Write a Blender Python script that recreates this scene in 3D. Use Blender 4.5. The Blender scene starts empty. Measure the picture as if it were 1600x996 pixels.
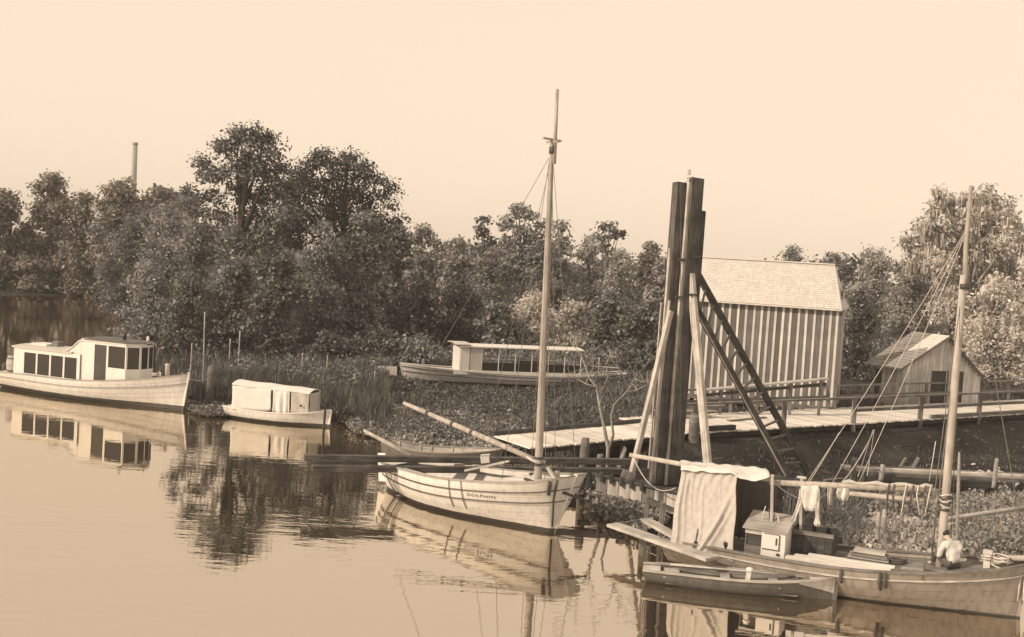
import bpy, bmesh, math, random
import numpy as np
from mathutils import Vector, Matrix

R = math.radians
random.seed(7)
rng = np.random.default_rng(11)
scene = bpy.context.scene
COL = scene.collection

# ------------------------------------------------------------------ camera
CAM_H, PITCH, ROLL, FPX = 8.1, R(3.11), R(3.45), 1800.0      # FPX: focal length for a 1600 px wide picture
cam_d = bpy.data.cameras.new('camera')
cam = bpy.data.objects.new('camera', cam_d)
COL.objects.link(cam)
cam_d.sensor_width = 36.0
cam_d.lens = 36.0 * FPX / 1600.0
cam_d.clip_end = 20000.0
cam.matrix_world = (Matrix.Translation((0, 0, CAM_H)) @ Matrix.Rotation(R(90) - PITCH, 4, 'X')
                    @ Matrix.Rotation(ROLL, 4, 'Z'))
scene.camera = cam

# ------------------------------------------------------------------ sky, sun, exposure
SUN = Vector((-0.83, -0.42, 0.56)).normalized()               # towards the sun: left of the camera, a little behind it
world = bpy.data.worlds.new('World')
scene.world = world
world.use_nodes = True
wn, wl = world.node_tree.nodes, world.node_tree.links
wn.clear()
w_out = wn.new('ShaderNodeOutputWorld')
w_bg = wn.new('ShaderNodeBackground')
w_sky = wn.new('ShaderNodeTexSky')
w_sky.sky_type = 'NISHITA'
w_sky.sun_disc = False
w_sky.sun_elevation = math.asin(SUN.z)
w_sky.sun_rotation = math.atan2(SUN.x, SUN.y)
w_sky.dust_density = 3.0
w_bw = wn.new('ShaderNodeRGBToBW')                            # a toned black-and-white print: the sky is cream, not blue
w_pow = wn.new('ShaderNodeMath'); w_pow.operation = 'POWER'; w_pow.inputs[1].default_value = 0.10
w_mul = wn.new('ShaderNodeVectorMath'); w_mul.operation = 'SCALE'
w_mul.inputs[0].default_value = (11.3, 9.1, 6.9)
wl.new(w_sky.outputs[0], w_bw.inputs[0])
wl.new(w_bw.outputs[0], w_pow.inputs[0])
wl.new(w_pow.outputs[0], w_mul.inputs['Scale'])
wl.new(w_mul.outputs[0], w_bg.inputs['Color'])
w_bg.inputs['Strength'].default_value = 0.08
wl.new(w_bg.outputs[0], w_out.inputs['Surface'])

sun_d = bpy.data.lights.new('sun', 'SUN')
sun_d.energy = 4.0
sun_d.angle = R(0.6)
sun_d.color = (1.0, 0.79, 0.575)
sun = bpy.data.objects.new('sun', sun_d)
COL.objects.link(sun)
sun.rotation_euler = (-SUN).to_track_quat('-Z', 'Y').to_euler()
sun.location = SUN * 60

vs = scene.view_settings
vs.view_transform = 'Standard'
vs.look = 'None'
vs.gamma = 1.0
vs.use_curve_mapping = False
vs.exposure = 0.0
scene.cycles.max_bounces = 6
scene.cycles.diffuse_bounces = 2
scene.cycles.glossy_bounces = 3
scene.cycles.transparent_max_bounces = 4
scene.cycles.volume_bounces = 0

# ------------------------------------------------------------------ where things stand
_f = Vector((0, math.cos(PITCH), -math.sin(PITCH)))
_u0 = Vector((0, math.sin(PITCH), math.cos(PITCH)))
_r0 = Vector((1, 0, 0))
_r = math.cos(ROLL) * _r0 + math.sin(ROLL) * _u0
_u = -math.sin(ROLL) * _r0 + math.cos(ROLL) * _u0
def ray(px, py):
    return _f + _r * ((px - 800) / FPX) + _u * ((498 - py) / FPX)
def at(px, py, z=0.0):                                        # the spot on the level z that was measured in the photograph
    d = ray(px, py)
    k = (z - CAM_H) / d.z
    return Vector((d.x * k, d.y * k, z))
def far(px, py, Y):                                           # the spot at a measured distance Y
    d = ray(px, py)
    k = Y / d.y
    return Vector((d.x * k, Y, CAM_H + d.z * k))

# ------------------------------------------------------------------ materials
MATS = {}
def nodes_of(m):
    m.use_nodes = True
    nt = m.node_tree
    b = nt.nodes.get('Principled BSDF')
    return nt, nt.nodes, nt.links, b
def ramp(n, stops):
    r = n.new('ShaderNodeValToRGB')
    e = r.color_ramp.elements
    while len(e) < len(stops):
        e.new(0.5)
    for i, (p, c) in enumerate(stops):
        e[i].position = p
        e[i].color = (*c, 1)
    return r
def g(v, warm=0.0):                                           # a grey of a toned print
    return (v * (1 + warm), v, v * (1 - warm))
def wood(name, lo, hi, warm=0.03, rough=0.8, stretch=(0.6, 9, 9), stain=0.35, bump=0.25, island=False):
    """weathered timber: grain along local X, an own tone for each piece, stains"""
    m = bpy.data.materials.new(name); nt, n, l, b = nodes_of(m)
    tc = n.new('ShaderNodeTexCoord'); mp = n.new('ShaderNodeMapping'); mp.inputs['Scale'].default_value = stretch
    oi = n.new('ShaderNodeObjectInfo')
    add = n.new('ShaderNodeVectorMath'); add.operation = 'ADD'
    l.new(tc.outputs['Object'], mp.inputs['Vector'])
    sc = n.new('ShaderNodeVectorMath'); sc.operation = 'SCALE'; sc.inputs[0].default_value = (17, 31, 23)
    l.new(oi.outputs['Random'], sc.inputs['Scale'])
    l.new(mp.outputs[0], add.inputs[0]); l.new(sc.outputs[0], add.inputs[1])
    gr = n.new('ShaderNodeTexNoise'); gr.inputs['Scale'].default_value = 2.2; gr.inputs['Detail'].default_value = 6
    l.new(add.outputs[0], gr.inputs['Vector'])
    bl = n.new('ShaderNodeTexNoise'); bl.inputs['Scale'].default_value = 1.7; bl.inputs['Detail'].default_value = 4
    l.new(tc.outputs['Object'], bl.inputs['Vector'])
    rp = ramp(n, [(0.3, g(lo, warm)), (0.7, g(hi, warm))])
    l.new(gr.outputs['Fac'], rp.inputs['Fac'])
    st = ramp(n, [(0.35, (1 - stain,) * 3), (0.6, (1, 1, 1))])
    l.new(bl.outputs['Fac'], st.inputs['Fac'])
    mx = n.new('ShaderNodeMix'); mx.data_type = 'RGBA'; mx.blend_type = 'MULTIPLY'; mx.inputs[0].default_value = 1
    l.new(rp.outputs[0], mx.inputs[6]); l.new(st.outputs[0], mx.inputs[7])
    pr = n.new('ShaderNodeMapRange'); pr.inputs['To Min'].default_value = 0.78; pr.inputs['To Max'].default_value = 1.15
    if island:
        pr.inputs['To Min'].default_value = 0.9; pr.inputs['To Max'].default_value = 1.06
        l.new(n.new('ShaderNodeNewGeometry').outputs['Random Per Island'], pr.inputs['Value'])
    else:
        l.new(oi.outputs['Random'], pr.inputs['Value'])
    vm = n.new('ShaderNodeVectorMath'); vm.operation = 'SCALE'
    l.new(mx.outputs[2], vm.inputs[0]); l.new(pr.outputs[0], vm.inputs['Scale'])
    l.new(vm.outputs[0], b.inputs['Base Color'])
    b.inputs['Roughness'].default_value = rough
    bp = n.new('ShaderNodeBump'); bp.inputs['Strength'].default_value = bump; bp.inputs['Distance'].default_value = 0.01
    l.new(gr.outputs['Fac'], bp.inputs['Height']); l.new(bp.outputs[0], b.inputs['Normal'])
    MATS[name] = m
def paint(name, v, warm=0.0, rough=0.5, dirt=0.25, bottom=None, dark=0.05, streak=True):
    """old paint with streaks; below `bottom` (boat's own height) dark bottom paint"""
    m = bpy.data.materials.new(name); nt, n, l, b = nodes_of(m)
    tc = n.new('ShaderNodeTexCoord'); mp = n.new('ShaderNodeMapping')
    mp.inputs['Scale'].default_value = (5, 5, 0.8) if streak else (2, 2, 2)
    l.new(tc.outputs['Object'], mp.inputs['Vector'])
    nz = n.new('ShaderNodeTexNoise'); nz.inputs['Scale'].default_value = 1.3; nz.inputs['Detail'].default_value = 7
    nz.inputs['Roughness'].default_value = 0.65
    l.new(mp.outputs[0], nz.inputs['Vector'])
    rp = ramp(n, [(0.28, g(v * (1 - dirt), warm + 0.04)), (0.55, g(v, warm))])
    l.new(nz.outputs['Fac'], rp.inputs['Fac'])
    src = rp.outputs[0]
    if bottom is not None:
        sp = n.new('ShaderNodeSeparateXYZ'); l.new(tc.outputs['Object'], sp.inputs[0])
        ns2 = n.new('ShaderNodeTexNoise'); ns2.inputs['Scale'].default_value = 3
        l.new(tc.outputs['Object'], ns2.inputs['Vector'])
        ad = n.new('ShaderNodeMath'); ad.operation = 'MULTIPLY_ADD'; ad.inputs[1].default_value = 0.05
        l.new(ns2.outputs['Fac'], ad.inputs[0]); l.new(sp.outputs['Z'], ad.inputs[2])
        mr = n.new('ShaderNodeMapRange')
        mr.inputs['From Min'].default_value = bottom + 0.015; mr.inputs['From Max'].default_value = bottom + 0.035
        l.new(ad.outputs[0], mr.inputs['Value'])
        mx = n.new('ShaderNodeMix'); mx.data_type = 'RGBA'
        mx.inputs[6].default_value = (*g(dark), 1)
        l.new(mr.outputs[0], mx.inputs[0]); l.new(src, mx.inputs[7])
        src = mx.outputs[2]
    l.new(src, b.inputs['Base Color'])
    b.inputs['Roughness'].default_value = rough
    MATS[name] = m
def plain(name, v, warm=0.0, rough=0.8, var=0.3, scale=3.0, bump=0.0):
    m = bpy.data.materials.new(name); nt, n, l, b = nodes_of(m)
    tc = n.new('ShaderNodeTexCoord')
    nz = n.new('ShaderNodeTexNoise'); nz.inputs['Scale'].default_value = scale; nz.inputs['Detail'].default_value = 6
    l.new(tc.outputs['Object'], nz.inputs['Vector'])
    rp = ramp(n, [(0.3, g(v * (1 - var), warm)), (0.7, g(v * (1 + var), warm))])
    l.new(nz.outputs['Fac'], rp.inputs['Fac']); l.new(rp.outputs[0], b.inputs['Base Color'])
    b.inputs['Roughness'].default_value = rough
    if bump:
        bp = n.new('ShaderNodeBump'); bp.inputs['Strength'].default_value = bump; bp.inputs['Distance'].default_value = 0.03
        l.new(nz.outputs['Fac'], bp.inputs['Height']); l.new(bp.outputs[0], b.inputs['Normal'])
    MATS[name] = m
def leaf(name, lo, hi, warm=0.02, trans=0.25, cold=0.0):
    """foliage: each leaf its own tone, some light through it"""
    m = bpy.data.materials.new(name); nt, n, l, b = nodes_of(m)
    n.remove(b)
    out = n['Material Output']
    gm = n.new('ShaderNodeNewGeometry')
    tc = n.new('ShaderNodeTexCoord')
    nz = n.new('ShaderNodeTexNoise'); nz.inputs['Scale'].default_value = 0.45; nz.inputs['Detail'].default_value = 2
    l.new(tc.outputs['Object'], nz.inputs['Vector'])
    md = n.new('ShaderNodeMath'); md.operation = 'MULTIPLY_ADD'; md.inputs[1].default_value = 0.55
    l.new(gm.outputs['Random Per Island'], md.inputs[0])
    m2 = n.new('ShaderNodeMath'); m2.operation = 'MULTIPLY_ADD'; m2.inputs[1].default_value = 1.3; m2.inputs[2].default_value = -0.60
    l.new(nz.outputs['Fac'], m2.inputs[0])
    oi = n.new('ShaderNodeObjectInfo'); m3 = n.new('ShaderNodeMath'); m3.operation = 'MULTIPLY_ADD'; m3.inputs[1].default_value = 0.42
    l.new(oi.outputs['Random'], m3.inputs[0]); l.new(m2.outputs[0], m3.inputs[2])
    l.new(m3.outputs[0], md.inputs[2])
    rp = ramp(n, [(0.0, g(lo, warm)), (1.0, g(hi, warm))])
    l.new(md.outputs[0], rp.inputs['Fac'])
    d = n.new('ShaderNodeBsdfDiffuse'); t = n.new('ShaderNodeBsdfTranslucent')
    gl = n.new('ShaderNodeBsdfGlossy'); gl.inputs['Roughness'].default_value = 0.45
    l.new(rp.outputs[0], d.inputs['Color']); l.new(rp.outputs[0], t.inputs['Color'])
    mx = n.new('ShaderNodeMixShader'); mx.inputs[0].default_value = trans
    l.new(d.outputs[0], mx.inputs[1]); l.new(t.outputs[0], mx.inputs[2])
    mg = n.new('ShaderNodeMixShader'); mg.inputs[0].default_value = 0.045
    l.new(mx.outputs[0], mg.inputs[1]); l.new(gl.outputs[0], mg.inputs[2])
    l.new(mg.outputs[0], out.inputs['Surface'])
    MATS[name] = m

wood('timber_dark', 0.030, 0.085, -0.05)
wood('lead_timber', 0.03, 0.13, 0.02, stain=0.5, bump=0.6)
wood('timber_mid', 0.10, 0.24, 0.02)
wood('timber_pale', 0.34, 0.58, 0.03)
wood('deck_pale', 0.54, 0.74, 0.03, stain=0.2)
wood('barn_board', 0.10, 0.17, 0.0, stain=0.2)
wood('barn_batten', 0.50, 0.68, 0.02, stain=0.12)
wood('shed_board', 0.42, 0.66, 0.02, stain=0.3)
wood('shingle', 0.54, 0.60, 0.02, stain=0.06, island=True)
wood('shingle_old', 0.16, 0.30, 0.02, island=True)
wood('spar', 0.30, 0.48, 0.05, stretch=(3, 3, 0.5), stain=0.25)
wood('bark', 0.07, 0.16, 0.02, stretch=(4, 4, 0.8))
wood('bark_pale', 0.22, 0.40, 0.02, stretch=(6, 6, 1.0))
wood('stake', 0.30, 0.50, 0.02)
paint('hull_white', 0.62, 0.0, bottom=0.12)
paint('hull_white_tall', 0.62, 0.0, bottom=0.20)
paint('hull_tan', 0.27, 0.08, bottom=0.05, dirt=0.4, rough=0.65)
paint('hull_grey', 0.15, 0.02, bottom=0.02, dirt=0.4)
paint('hull_dark', 0.12, 0.0, dirt=0.4)
paint('white', 0.64, 0.0, dirt=0.15)
paint('cream', 0.48, 0.03, dirt=0.25)
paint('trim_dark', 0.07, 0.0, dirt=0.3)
paint('trim_grey', 0.28, 0.02, dirt=0.3)
plain('letter', 0.045)
plain('interior', 0.05, 0.0)  # flat dark colour for the shade inside doorways and openings
plain('rope_pale', 0.50, 0.04, scale=30)
plain('rope_dark', 0.07, 0.02, scale=30)
plain('wire', 0.14, 0.02)
plain('iron', 0.05, 0.0, rough=0.6)
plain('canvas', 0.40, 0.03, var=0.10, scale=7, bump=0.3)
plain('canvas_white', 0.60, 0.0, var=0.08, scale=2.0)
plain('cloth', 0.54, 0.0, var=0.15, scale=5, bump=0.5)
plain('trousers', 0.09, 0.0)
plain('skin', 0.38, 0.12, var=0.08)
plain('hair', 0.022, 0.0)
plain('brick_far', 0.30, 0.05)
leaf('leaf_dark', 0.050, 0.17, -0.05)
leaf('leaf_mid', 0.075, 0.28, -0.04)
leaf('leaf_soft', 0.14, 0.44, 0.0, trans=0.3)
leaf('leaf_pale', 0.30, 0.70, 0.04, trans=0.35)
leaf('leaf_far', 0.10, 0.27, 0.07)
leaf('moss', 0.34, 0.60, 0.05)
leaf('reed', 0.05, 0.21, -0.03)
leaf('reed_pale', 0.18, 0.48, 0.08)
leaf('grass', 0.045, 0.15, -0.03)
leaf('hyacinth', 0.06, 0.34, 0.0, trans=0.15)
leaf('bloom', 0.14, 0.50, 0.04)

# window glass: dark, with a dull reflection
m = bpy.data.materials.new('glass'); nt, n, l, b = nodes_of(m)
b.inputs['Base Color'].default_value = (*g(0.03), 1); b.inputs['Roughness'].default_value = 0.06
b.inputs['Specular IOR Level'].default_value = 0.6
MATS['glass'] = m

# still, silty river water
m = bpy.data.materials.new('river_water'); nt, n, l, b = nodes_of(m)
n.remove(b)
tc = n.new('ShaderNodeTexCoord'); mp = n.new('ShaderNodeMapping'); mp.inputs['Scale'].default_value = (0.55, 1.5, 1)
l.new(tc.outputs['Object'], mp.inputs['Vector'])
n1 = n.new('ShaderNodeTexNoise'); n1.inputs['Scale'].default_value = 1.6; n1.inputs['Detail'].default_value = 3
n2 = n.new('ShaderNodeTexNoise'); n2.inputs['Scale'].default_value = 0.12; n2.inputs['Detail'].default_value = 2
l.new(mp.outputs[0], n1.inputs['Vector']); l.new(tc.outputs['Object'], n2.inputs['Vector'])
mr = n.new('ShaderNodeMapRange'); mr.inputs['From Min'].default_value = 0.42; mr.inputs['From Max'].default_value = 0.62
mr.inputs['To Min'].default_value = 0.25
l.new(n2.outputs['Fac'], mr.inputs['Value'])
mm = n.new('ShaderNodeMath'); mm.operation = 'MULTIPLY'
l.new(n1.outputs['Fac'], mm.inputs[0]); l.new(mr.outputs[0], mm.inputs[1])
bp = n.new('ShaderNodeBump'); bp.inputs['Strength'].default_value = 0.21; bp.inputs['Distance'].default_value = 0.05
l.new(mm.outputs[0], bp.inputs['Height'])
fr = n.new('ShaderNodeFresnel'); fr.inputs['IOR'].default_value = 2.6
l.new(bp.outputs[0], fr.inputs['Normal'])
fm = n.new('ShaderNodeMapRange'); fm.inputs['To Min'].default_value = 0.54; fm.inputs['To Max'].default_value = 0.98
l.new(fr.outputs[0], fm.inputs['Value'])
df = n.new('ShaderNodeBsdfDiffuse'); df.inputs['Color'].default_value = (0.030, 0.022, 0.015, 1)
gs = n.new('ShaderNodeBsdfGlossy'); gs.inputs['Roughness'].default_value = 0.012; gs.inputs['Color'].default_value = (0.98, 0.91, 0.80, 1)
l.new(bp.outputs[0], gs.inputs['Normal'])
mx = n.new('ShaderNodeMixShader')
l.new(fm.outputs[0], mx.inputs[0]); l.new(df.outputs[0], mx.inputs[1]); l.new(gs.outputs[0], mx.inputs[2])
l.new(mx.outputs[0], n['Material Output'].inputs['Surface'])
MATS['river_water'] = m

# bank: dark mud and litter, paler dry yard higher up
m = bpy.data.materials.new('bank_soil'); nt, n, l, b = nodes_of(m)
tc = n.new('ShaderNodeTexCoord')
n1 = n.new('ShaderNodeTexNoise'); n1.inputs['Scale'].default_value = 0.5; n1.inputs['Detail'].default_value = 8
n2 = n.new('ShaderNodeTexNoise'); n2.inputs['Scale'].default_value = 7; n2.inputs['Detail'].default_value = 6
l.new(tc.outputs['Object'], n1.inputs['Vector']); l.new(tc.outputs['Object'], n2.inputs['Vector'])
r1 = ramp(n, [(0.35, g(0.020, -0.03)), (0.62, g(0.042, -0.02)), (0.78, g(0.09, 0.02))])
l.new(n1.outputs['Fac'], r1.inputs['Fac'])
r2 = ramp(n, [(0.35, g(0.6)), (0.68, g(1.25)), (0.75, g(2.3))])
l.new(n2.outputs['Fac'], r2.inputs['Fac'])
mx = n.new('ShaderNodeMix'); mx.data_type = 'RGBA'; mx.blend_type = 'MULTIPLY'; mx.inputs[0].default_value = 1
l.new(r1.outputs[0], mx.inputs[6]); l.new(r2.outputs[0], mx.inputs[7])
l.new(mx.outputs[2], b.inputs['Base Color']); b.inputs['Roughness'].default_value = 1.0
b.inputs['Specular IOR Level'].default_value = 0.1
bp = n.new('ShaderNodeBump'); bp.inputs['Strength'].default_value = 0.8; bp.inputs['Distance'].default_value = 0.08
l.new(n2.outputs['Fac'], bp.inputs['Height']); l.new(bp.outputs[0], b.inputs['Normal'])
MATS['bank_soil'] = m

# ------------------------------------------------------------------ helpers
ROOTM = {}                                                    # object -> its matrix in the frame of its thing
def mesh_obj(name, verts, faces, mat, parent=None, M=None, smooth=False, me=None):
    if me is None:
        me = bpy.data.meshes.new(name)
        me.from_pydata([tuple(v) for v in verts], [], [tuple(f) for f in faces])
        me.materials.append(MATS[mat])
        if smooth:
            me.polygons.foreach_set('use_smooth', [True] * len(me.polygons))
        me.update()
    o = bpy.data.objects.new(name, me)
    COL.objects.link(o)
    M = M if M is not None else Matrix.Identity(4)
    ROOTM[o] = M
    if parent is not None:
        o.parent = parent
        if parent in ROOTM:
            M = ROOTM[parent].inverted() @ M
    o.matrix_basis = M
    return o
def tag(o, label, cat, group=None, kind=None):
    if label: o['label'] = label
    if cat: o['category'] = cat
    if group: o['group'] = group
    if kind: o['kind'] = kind
    return o
class Thing:
    """an Empty at a thing's base; coordinates of parts are world ones when org is given, else the thing's own"""
    def __init__(s, name, label, cat, loc=(0, 0, 0), rz=0.0, group=None, local=False):
        s.o = bpy.data.objects.new(name, None)
        COL.objects.link(s.o)
        s.o.location = loc
        s.o.rotation_euler = (0, 0, rz)
        s.o.empty_display_size = 0.3
        tag(s.o, label, cat, group)
        s.org = Vector((0, 0, 0)) if local else Vector(loc)
        s.local = local
        s.loc = Vector(loc); s.rz = rz
    def w(s, p):                                              # own coordinates -> world
        return Matrix.Translation(s.loc) @ Matrix.Rotation(s.rz, 4, 'Z') @ Vector(p)
    def mesh(s, name, verts, faces, mat, parent=None, smooth=False):
        vv = [Vector(v) - s.org for v in verts]
        if parent is not None:                                # a sub-part: same frame as its part
            inv = ROOTM[parent].inverted()
            return mesh_obj(name, [inv @ v for v in vv], faces, mat, parent, ROOTM[parent], smooth)
        return mesh_obj(name, vv, faces, mat, s.o, None, smooth)
    def beam(s, name, a, b_, w, h, mat, parent=None, up=(0, 0, 1), taper=1.0):
        a = Vector(a) - s.org; b_ = Vector(b_) - s.org
        return beam(name, a, b_, w, h, mat, parent or s.o, up, taper)
    def box(s, name, lo, hi, mat, parent=None):
        lo, hi = Vector(lo), Vector(hi)
        c = (lo + hi) / 2; d = hi - lo
        return s.beam(name, c - Vector((d.x / 2, 0, 0)), c + Vector((d.x / 2, 0, 0)), d.y, d.z, mat, parent)
    def tube(s, name, pts, rad, mat, parent=None, seg=8, cap=True):
        v, f = tube_geo(pts, rad, seg)
        return s.mesh(name, v, f, mat, parent, True)
BOXC = {}
def beam(name, a, b_, w, h, mat, parent=None, up=(0, 0, 1), taper=1.0):
    a, b_ = Vector(a), Vector(b_)
    d = b_ - a
    L = d.length
    x = d / L
    up = Vector(up)
    y = up.cross(x)
    if y.length < 1e-4:
        y = Vector((0, 1, 0)).cross(x)
    y.normalize()
    z = x.cross(y)
    M = Matrix((x, y, z)).transposed().to_4x4()
    M.translation = (a + b_) / 2
    key = (round(L, 2), round(w, 3), round(h, 3), mat, round(taper, 2))
    me = BOXC.get(key)
    if me is None:
        e = min(w, h, L) * 0.08
        bm = bmesh.new()
        vs_ = []
        for sx in (-1, 1):
            k = 1.0 if sx < 0 else taper
            for sy in (-1, 1):
                for sz in (-1, 1):
                    vs_.append(bm.verts.new((sx * L / 2, sy * w / 2 * k, sz * h / 2 * k)))
        for f in ((0, 1, 3, 2), (4, 6, 7, 5), (0, 4, 5, 1), (2, 3, 7, 6), (0, 2, 6, 4), (1, 5, 7, 3)):
            bm.faces.new([vs_[i] for i in f])
        if min(w, h) > 0.05:
            bmesh.ops.bevel(bm, geom=bm.edges[:], offset=min(e, 0.012), segments=1, affect='EDGES')
        me = bpy.data.meshes.new(name)
        bm.to_mesh(me); bm.free()
        me.materials.append(MATS[mat])
        BOXC[key] = me
    return mesh_obj(name, None, None, mat, parent, M, me=me)
def tube_geo(pts, rad, seg=8):
    pts = [Vector(p) for p in pts]
    if not hasattr(rad, '__len__'):
        rad = [rad] * len(pts)
    V, F = [], []
    t0 = (pts[1] - pts[0]).normalized()
    ref = Vector((0, 0, 1)) if abs(t0.z) < 0.9 else Vector((1, 0, 0))
    nx = t0.cross(ref).normalized()
    for i, p in enumerate(pts):
        t = (pts[min(i + 1, len(pts) - 1)] - pts[max(i - 1, 0)]).normalized()
        nx = (nx - t * nx.dot(t)).normalized()
        ny = t.cross(nx)
        for k in range(seg):
            a = 2 * math.pi * k / seg
            V.append(p + (nx * math.cos(a) + ny * math.sin(a)) * rad[i])
    for i in range(len(pts) - 1):
        for k in range(seg):
            a, b_ = i * seg + k, i * seg + (k + 1) % seg
            F.append((a, b_, b_ + seg, a + seg))
    F.append(tuple(range(seg - 1, -1, -1)))
    F.append(tuple(range((len(pts) - 1) * seg, len(pts) * seg)))
    return V, F
def sag(a, b_, drop, n=10):
    a, b_ = Vector(a), Vector(b_)
    return [a.lerp(b_, i / n) - Vector((0, 0, drop * 4 * (i / n) * (1 - i / n))) for i in range(n + 1)]
def single(name, label, cat, verts, faces, mat, group=None, smooth=False, base=None):
    c = Vector(base) if base is not None else Vector(verts[0])
    o = mesh_obj(name, [Vector(v) - c for v in verts], faces, mat, None, Matrix.Translation(c), smooth)
    return tag(o, label, cat, group)
def rope(label, a, b_, drop, r=0.014, mat='rope_pale', n=12, name='rope', cat='rope', group=None):
    v, f = tube_geo(sag(a, b_, drop, n), r, 5)
    return single(name, label, cat, v, f, mat, group, True)
def round_post(label, p, h, r, mat='timber_dark', lean=(0, 0), name='piling', cat='post', group=None, depth=0.5, top=0.92):
    p = Vector(p)
    q = p + Vector((lean[0], lean[1], h))
    d = (q - p).normalized()
    jit = [random.uniform(0.95, 1.05) for _ in range(5)]
    pts = [p - d * depth, p, p.lerp(q, 0.4), p.lerp(q, 0.8), q]
    rr = [r * 1.05, r * jit[0], r * 0.98 * jit[1], r * 0.95 * jit[2], r * top]
    v, f = tube_geo(pts, rr, 9)
    for k in range(9):                                        # a worn, uneven head
        v[-9 + k] += Vector((0, 0, random.uniform(-0.03, 0.03)))
    return single(name, label, cat, v, f, mat, group, True, base=p)
# ------------------------------------------------------------------ river and land
DECK_A0, DECK_A1, DECK_B1 = Vector((0.9, 41.6, 1.15)), Vector((7.0, 45.2, 1.5)), Vector((33.0, 64.2, 1.5))
SHORE = [(-700, 463), (-60, 463), (80, 463), (150, 466), (172, 480), (190, 510), (215, 545), (255, 588), (300, 627), (335, 641), (362, 640),
         (420, 642), (480, 649), (528, 658), (560, 671), (600, 682), (650, 690), (700, 697), (770, 704), (850, 713),
         (900, 728), (908, 760), (925, 792), (958, 818), (1000, 838), (1060, 846), (1150, 856), (1250, 868), (1330, 878), (1450, 886), (1620, 890), (1800, 895)]
_sh = np.array([at(x, y, 0).to_2d() for x, y in SHORE])
LAND = np.vstack([_sh, [[60, 30], [9000, 20], [9000, 9000], [-9000, 9000], [-9000, 139]]])
def seg_dist(P, A, B):
    d = B - A
    t = np.clip(((P - A) @ d) / (d @ d), 0, 1)
    return np.linalg.norm(P - (A + t[:, None] * d), axis=1)
def inside(P, poly):
    c = np.zeros(len(P), bool)
    j = len(poly) - 1
    for i in range(len(poly)):
        xi, yi = poly[i]; xj, yj = poly[j]
        with np.errstate(divide='ignore', invalid='ignore'):
            hit = ((yi > P[:, 1]) != (yj > P[:, 1])) & (P[:, 0] < (xj - xi) * (P[:, 1] - yi) / (yj - yi + 1e-12) + xi)
        c ^= hit
        j = i
    return c
def smooth01(x):
    x = np.clip(x, 0, 1)
    return x * x * (3 - 2 * x)
_da = np.array([DECK_A0.to_2d(), DECK_A1.to_2d(), DECK_B1.to_2d()])
def height(P):
    P = np.atleast_2d(np.asarray(P, float))
    D = np.full(len(P), 1e9)
    for i in range(len(_sh) + 1):
        D = np.minimum(D, seg_dist(P, LAND[i], LAND[i + 1]))
    ins = inside(P, LAND)
    wob = (np.sin(P[:, 0] * 1.7 + np.sin(P[:, 1] * 1.1) * 2) * np.sin(P[:, 1] * 1.9 + P[:, 0] * 0.6) * 0.5
           + np.sin(P[:, 0] * 0.43 + 1.3) * np.sin(P[:, 1] * 0.37)) * 0.06
    z = np.where(ins, 0.08 + 0.12 * smooth01(D / 4) + 0.006 * np.minimum(D, 40) + wob * smooth01(D / 2), -0.15 - 0.25 * np.minimum(D, 3))
    # the made bank that carries the boardwalk
    n1 = (_da[1] - _da[0]); n1 = np.array([-n1[1], n1[0]]) / np.linalg.norm(n1)
    n2 = (_da[2] - _da[1]); n2 = np.array([-n2[1], n2[0]]) / np.linalg.norm(n2)
    s1, s2 = (P - _da[1]) @ n1, (P - _da[1]) @ n2
    s = np.where(P[:, 0] < 7.0, s1, s2)
    up = smooth01((s + 3.2) / 3.4) * smooth01((P[:, 0] - 2.0) / 5.0) * (1 - smooth01((s - 60) / 60))
    return np.where(ins, z + (1.18 + wob - z) * up * np.where(z < 1.18, 1, 0), z)
def gz(x, y):
    return float(height([[x, y]])[0])
def axis(lo, hi, step, end_lo, end_hi):
    a = list(np.arange(lo, hi + 1e-6, step))
    k, s = hi, step
    while k < end_hi:
        s *= 1.35; k += s; a.append(min(k, end_hi))
    k, s = lo, step
    while k > end_lo:
        s *= 1.35; k -= s; a.insert(0, max(k, end_lo))
    return np.array(a)
gx, gy = axis(-34, 34, 0.45, -1500, 1500), axis(27, 112, 0.45, -300, 1800)
XX, YY = np.meshgrid(gx, gy)
GP = np.stack([XX.ravel(), YY.ravel()], 1)
GZ = height(GP)
nx_, ny_ = len(gx), len(gy)
idx = np.arange(nx_ * ny_).reshape(ny_, nx_)
quads = np.stack([idx[:-1, :-1], idx[:-1, 1:], idx[1:, 1:], idx[1:, :-1]], -1).reshape(-1, 4)
def np_mesh(name, V, loops, totals, mat, smooth=False):
    me = bpy.data.meshes.new(name)
    me.vertices.add(len(V)); me.vertices.foreach_set('co', np.asarray(V, np.float32).ravel())
    me.loops.add(len(loops)); me.loops.foreach_set('vertex_index', np.asarray(loops, np.int32))
    me.polygons.add(len(totals))
    st = np.concatenate([[0], np.cumsum(totals)[:-1]])
    me.polygons.foreach_set('loop_start', st.astype(np.int32))
    if smooth:
        me.polygons.foreach_set('use_smooth', np.ones(len(totals), bool))
    me.update(calc_edges=True)
    me.materials.append(MATS[mat])
    return me
def np_obj(name, me, loc=(0, 0, 0), parent=None):
    o = bpy.data.objects.new(name, me); COL.objects.link(o)
    o.location = loc
    if parent is not None: o.parent = parent
    return o
ground = np_obj('ground', np_mesh('ground', np.column_stack([GP, GZ]), quads.ravel(), np.full(len(quads), 4), 'bank_soil', True))
ground['kind'] = 'structure'
S = 1480.0
water = mesh_obj('river', [(-S, -290, 0), (S, -290, 0), (S, S, 0), (-S, S, 0)], [(0, 1, 2, 3)], 'river_water')
water['kind'] = 'structure'

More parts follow.
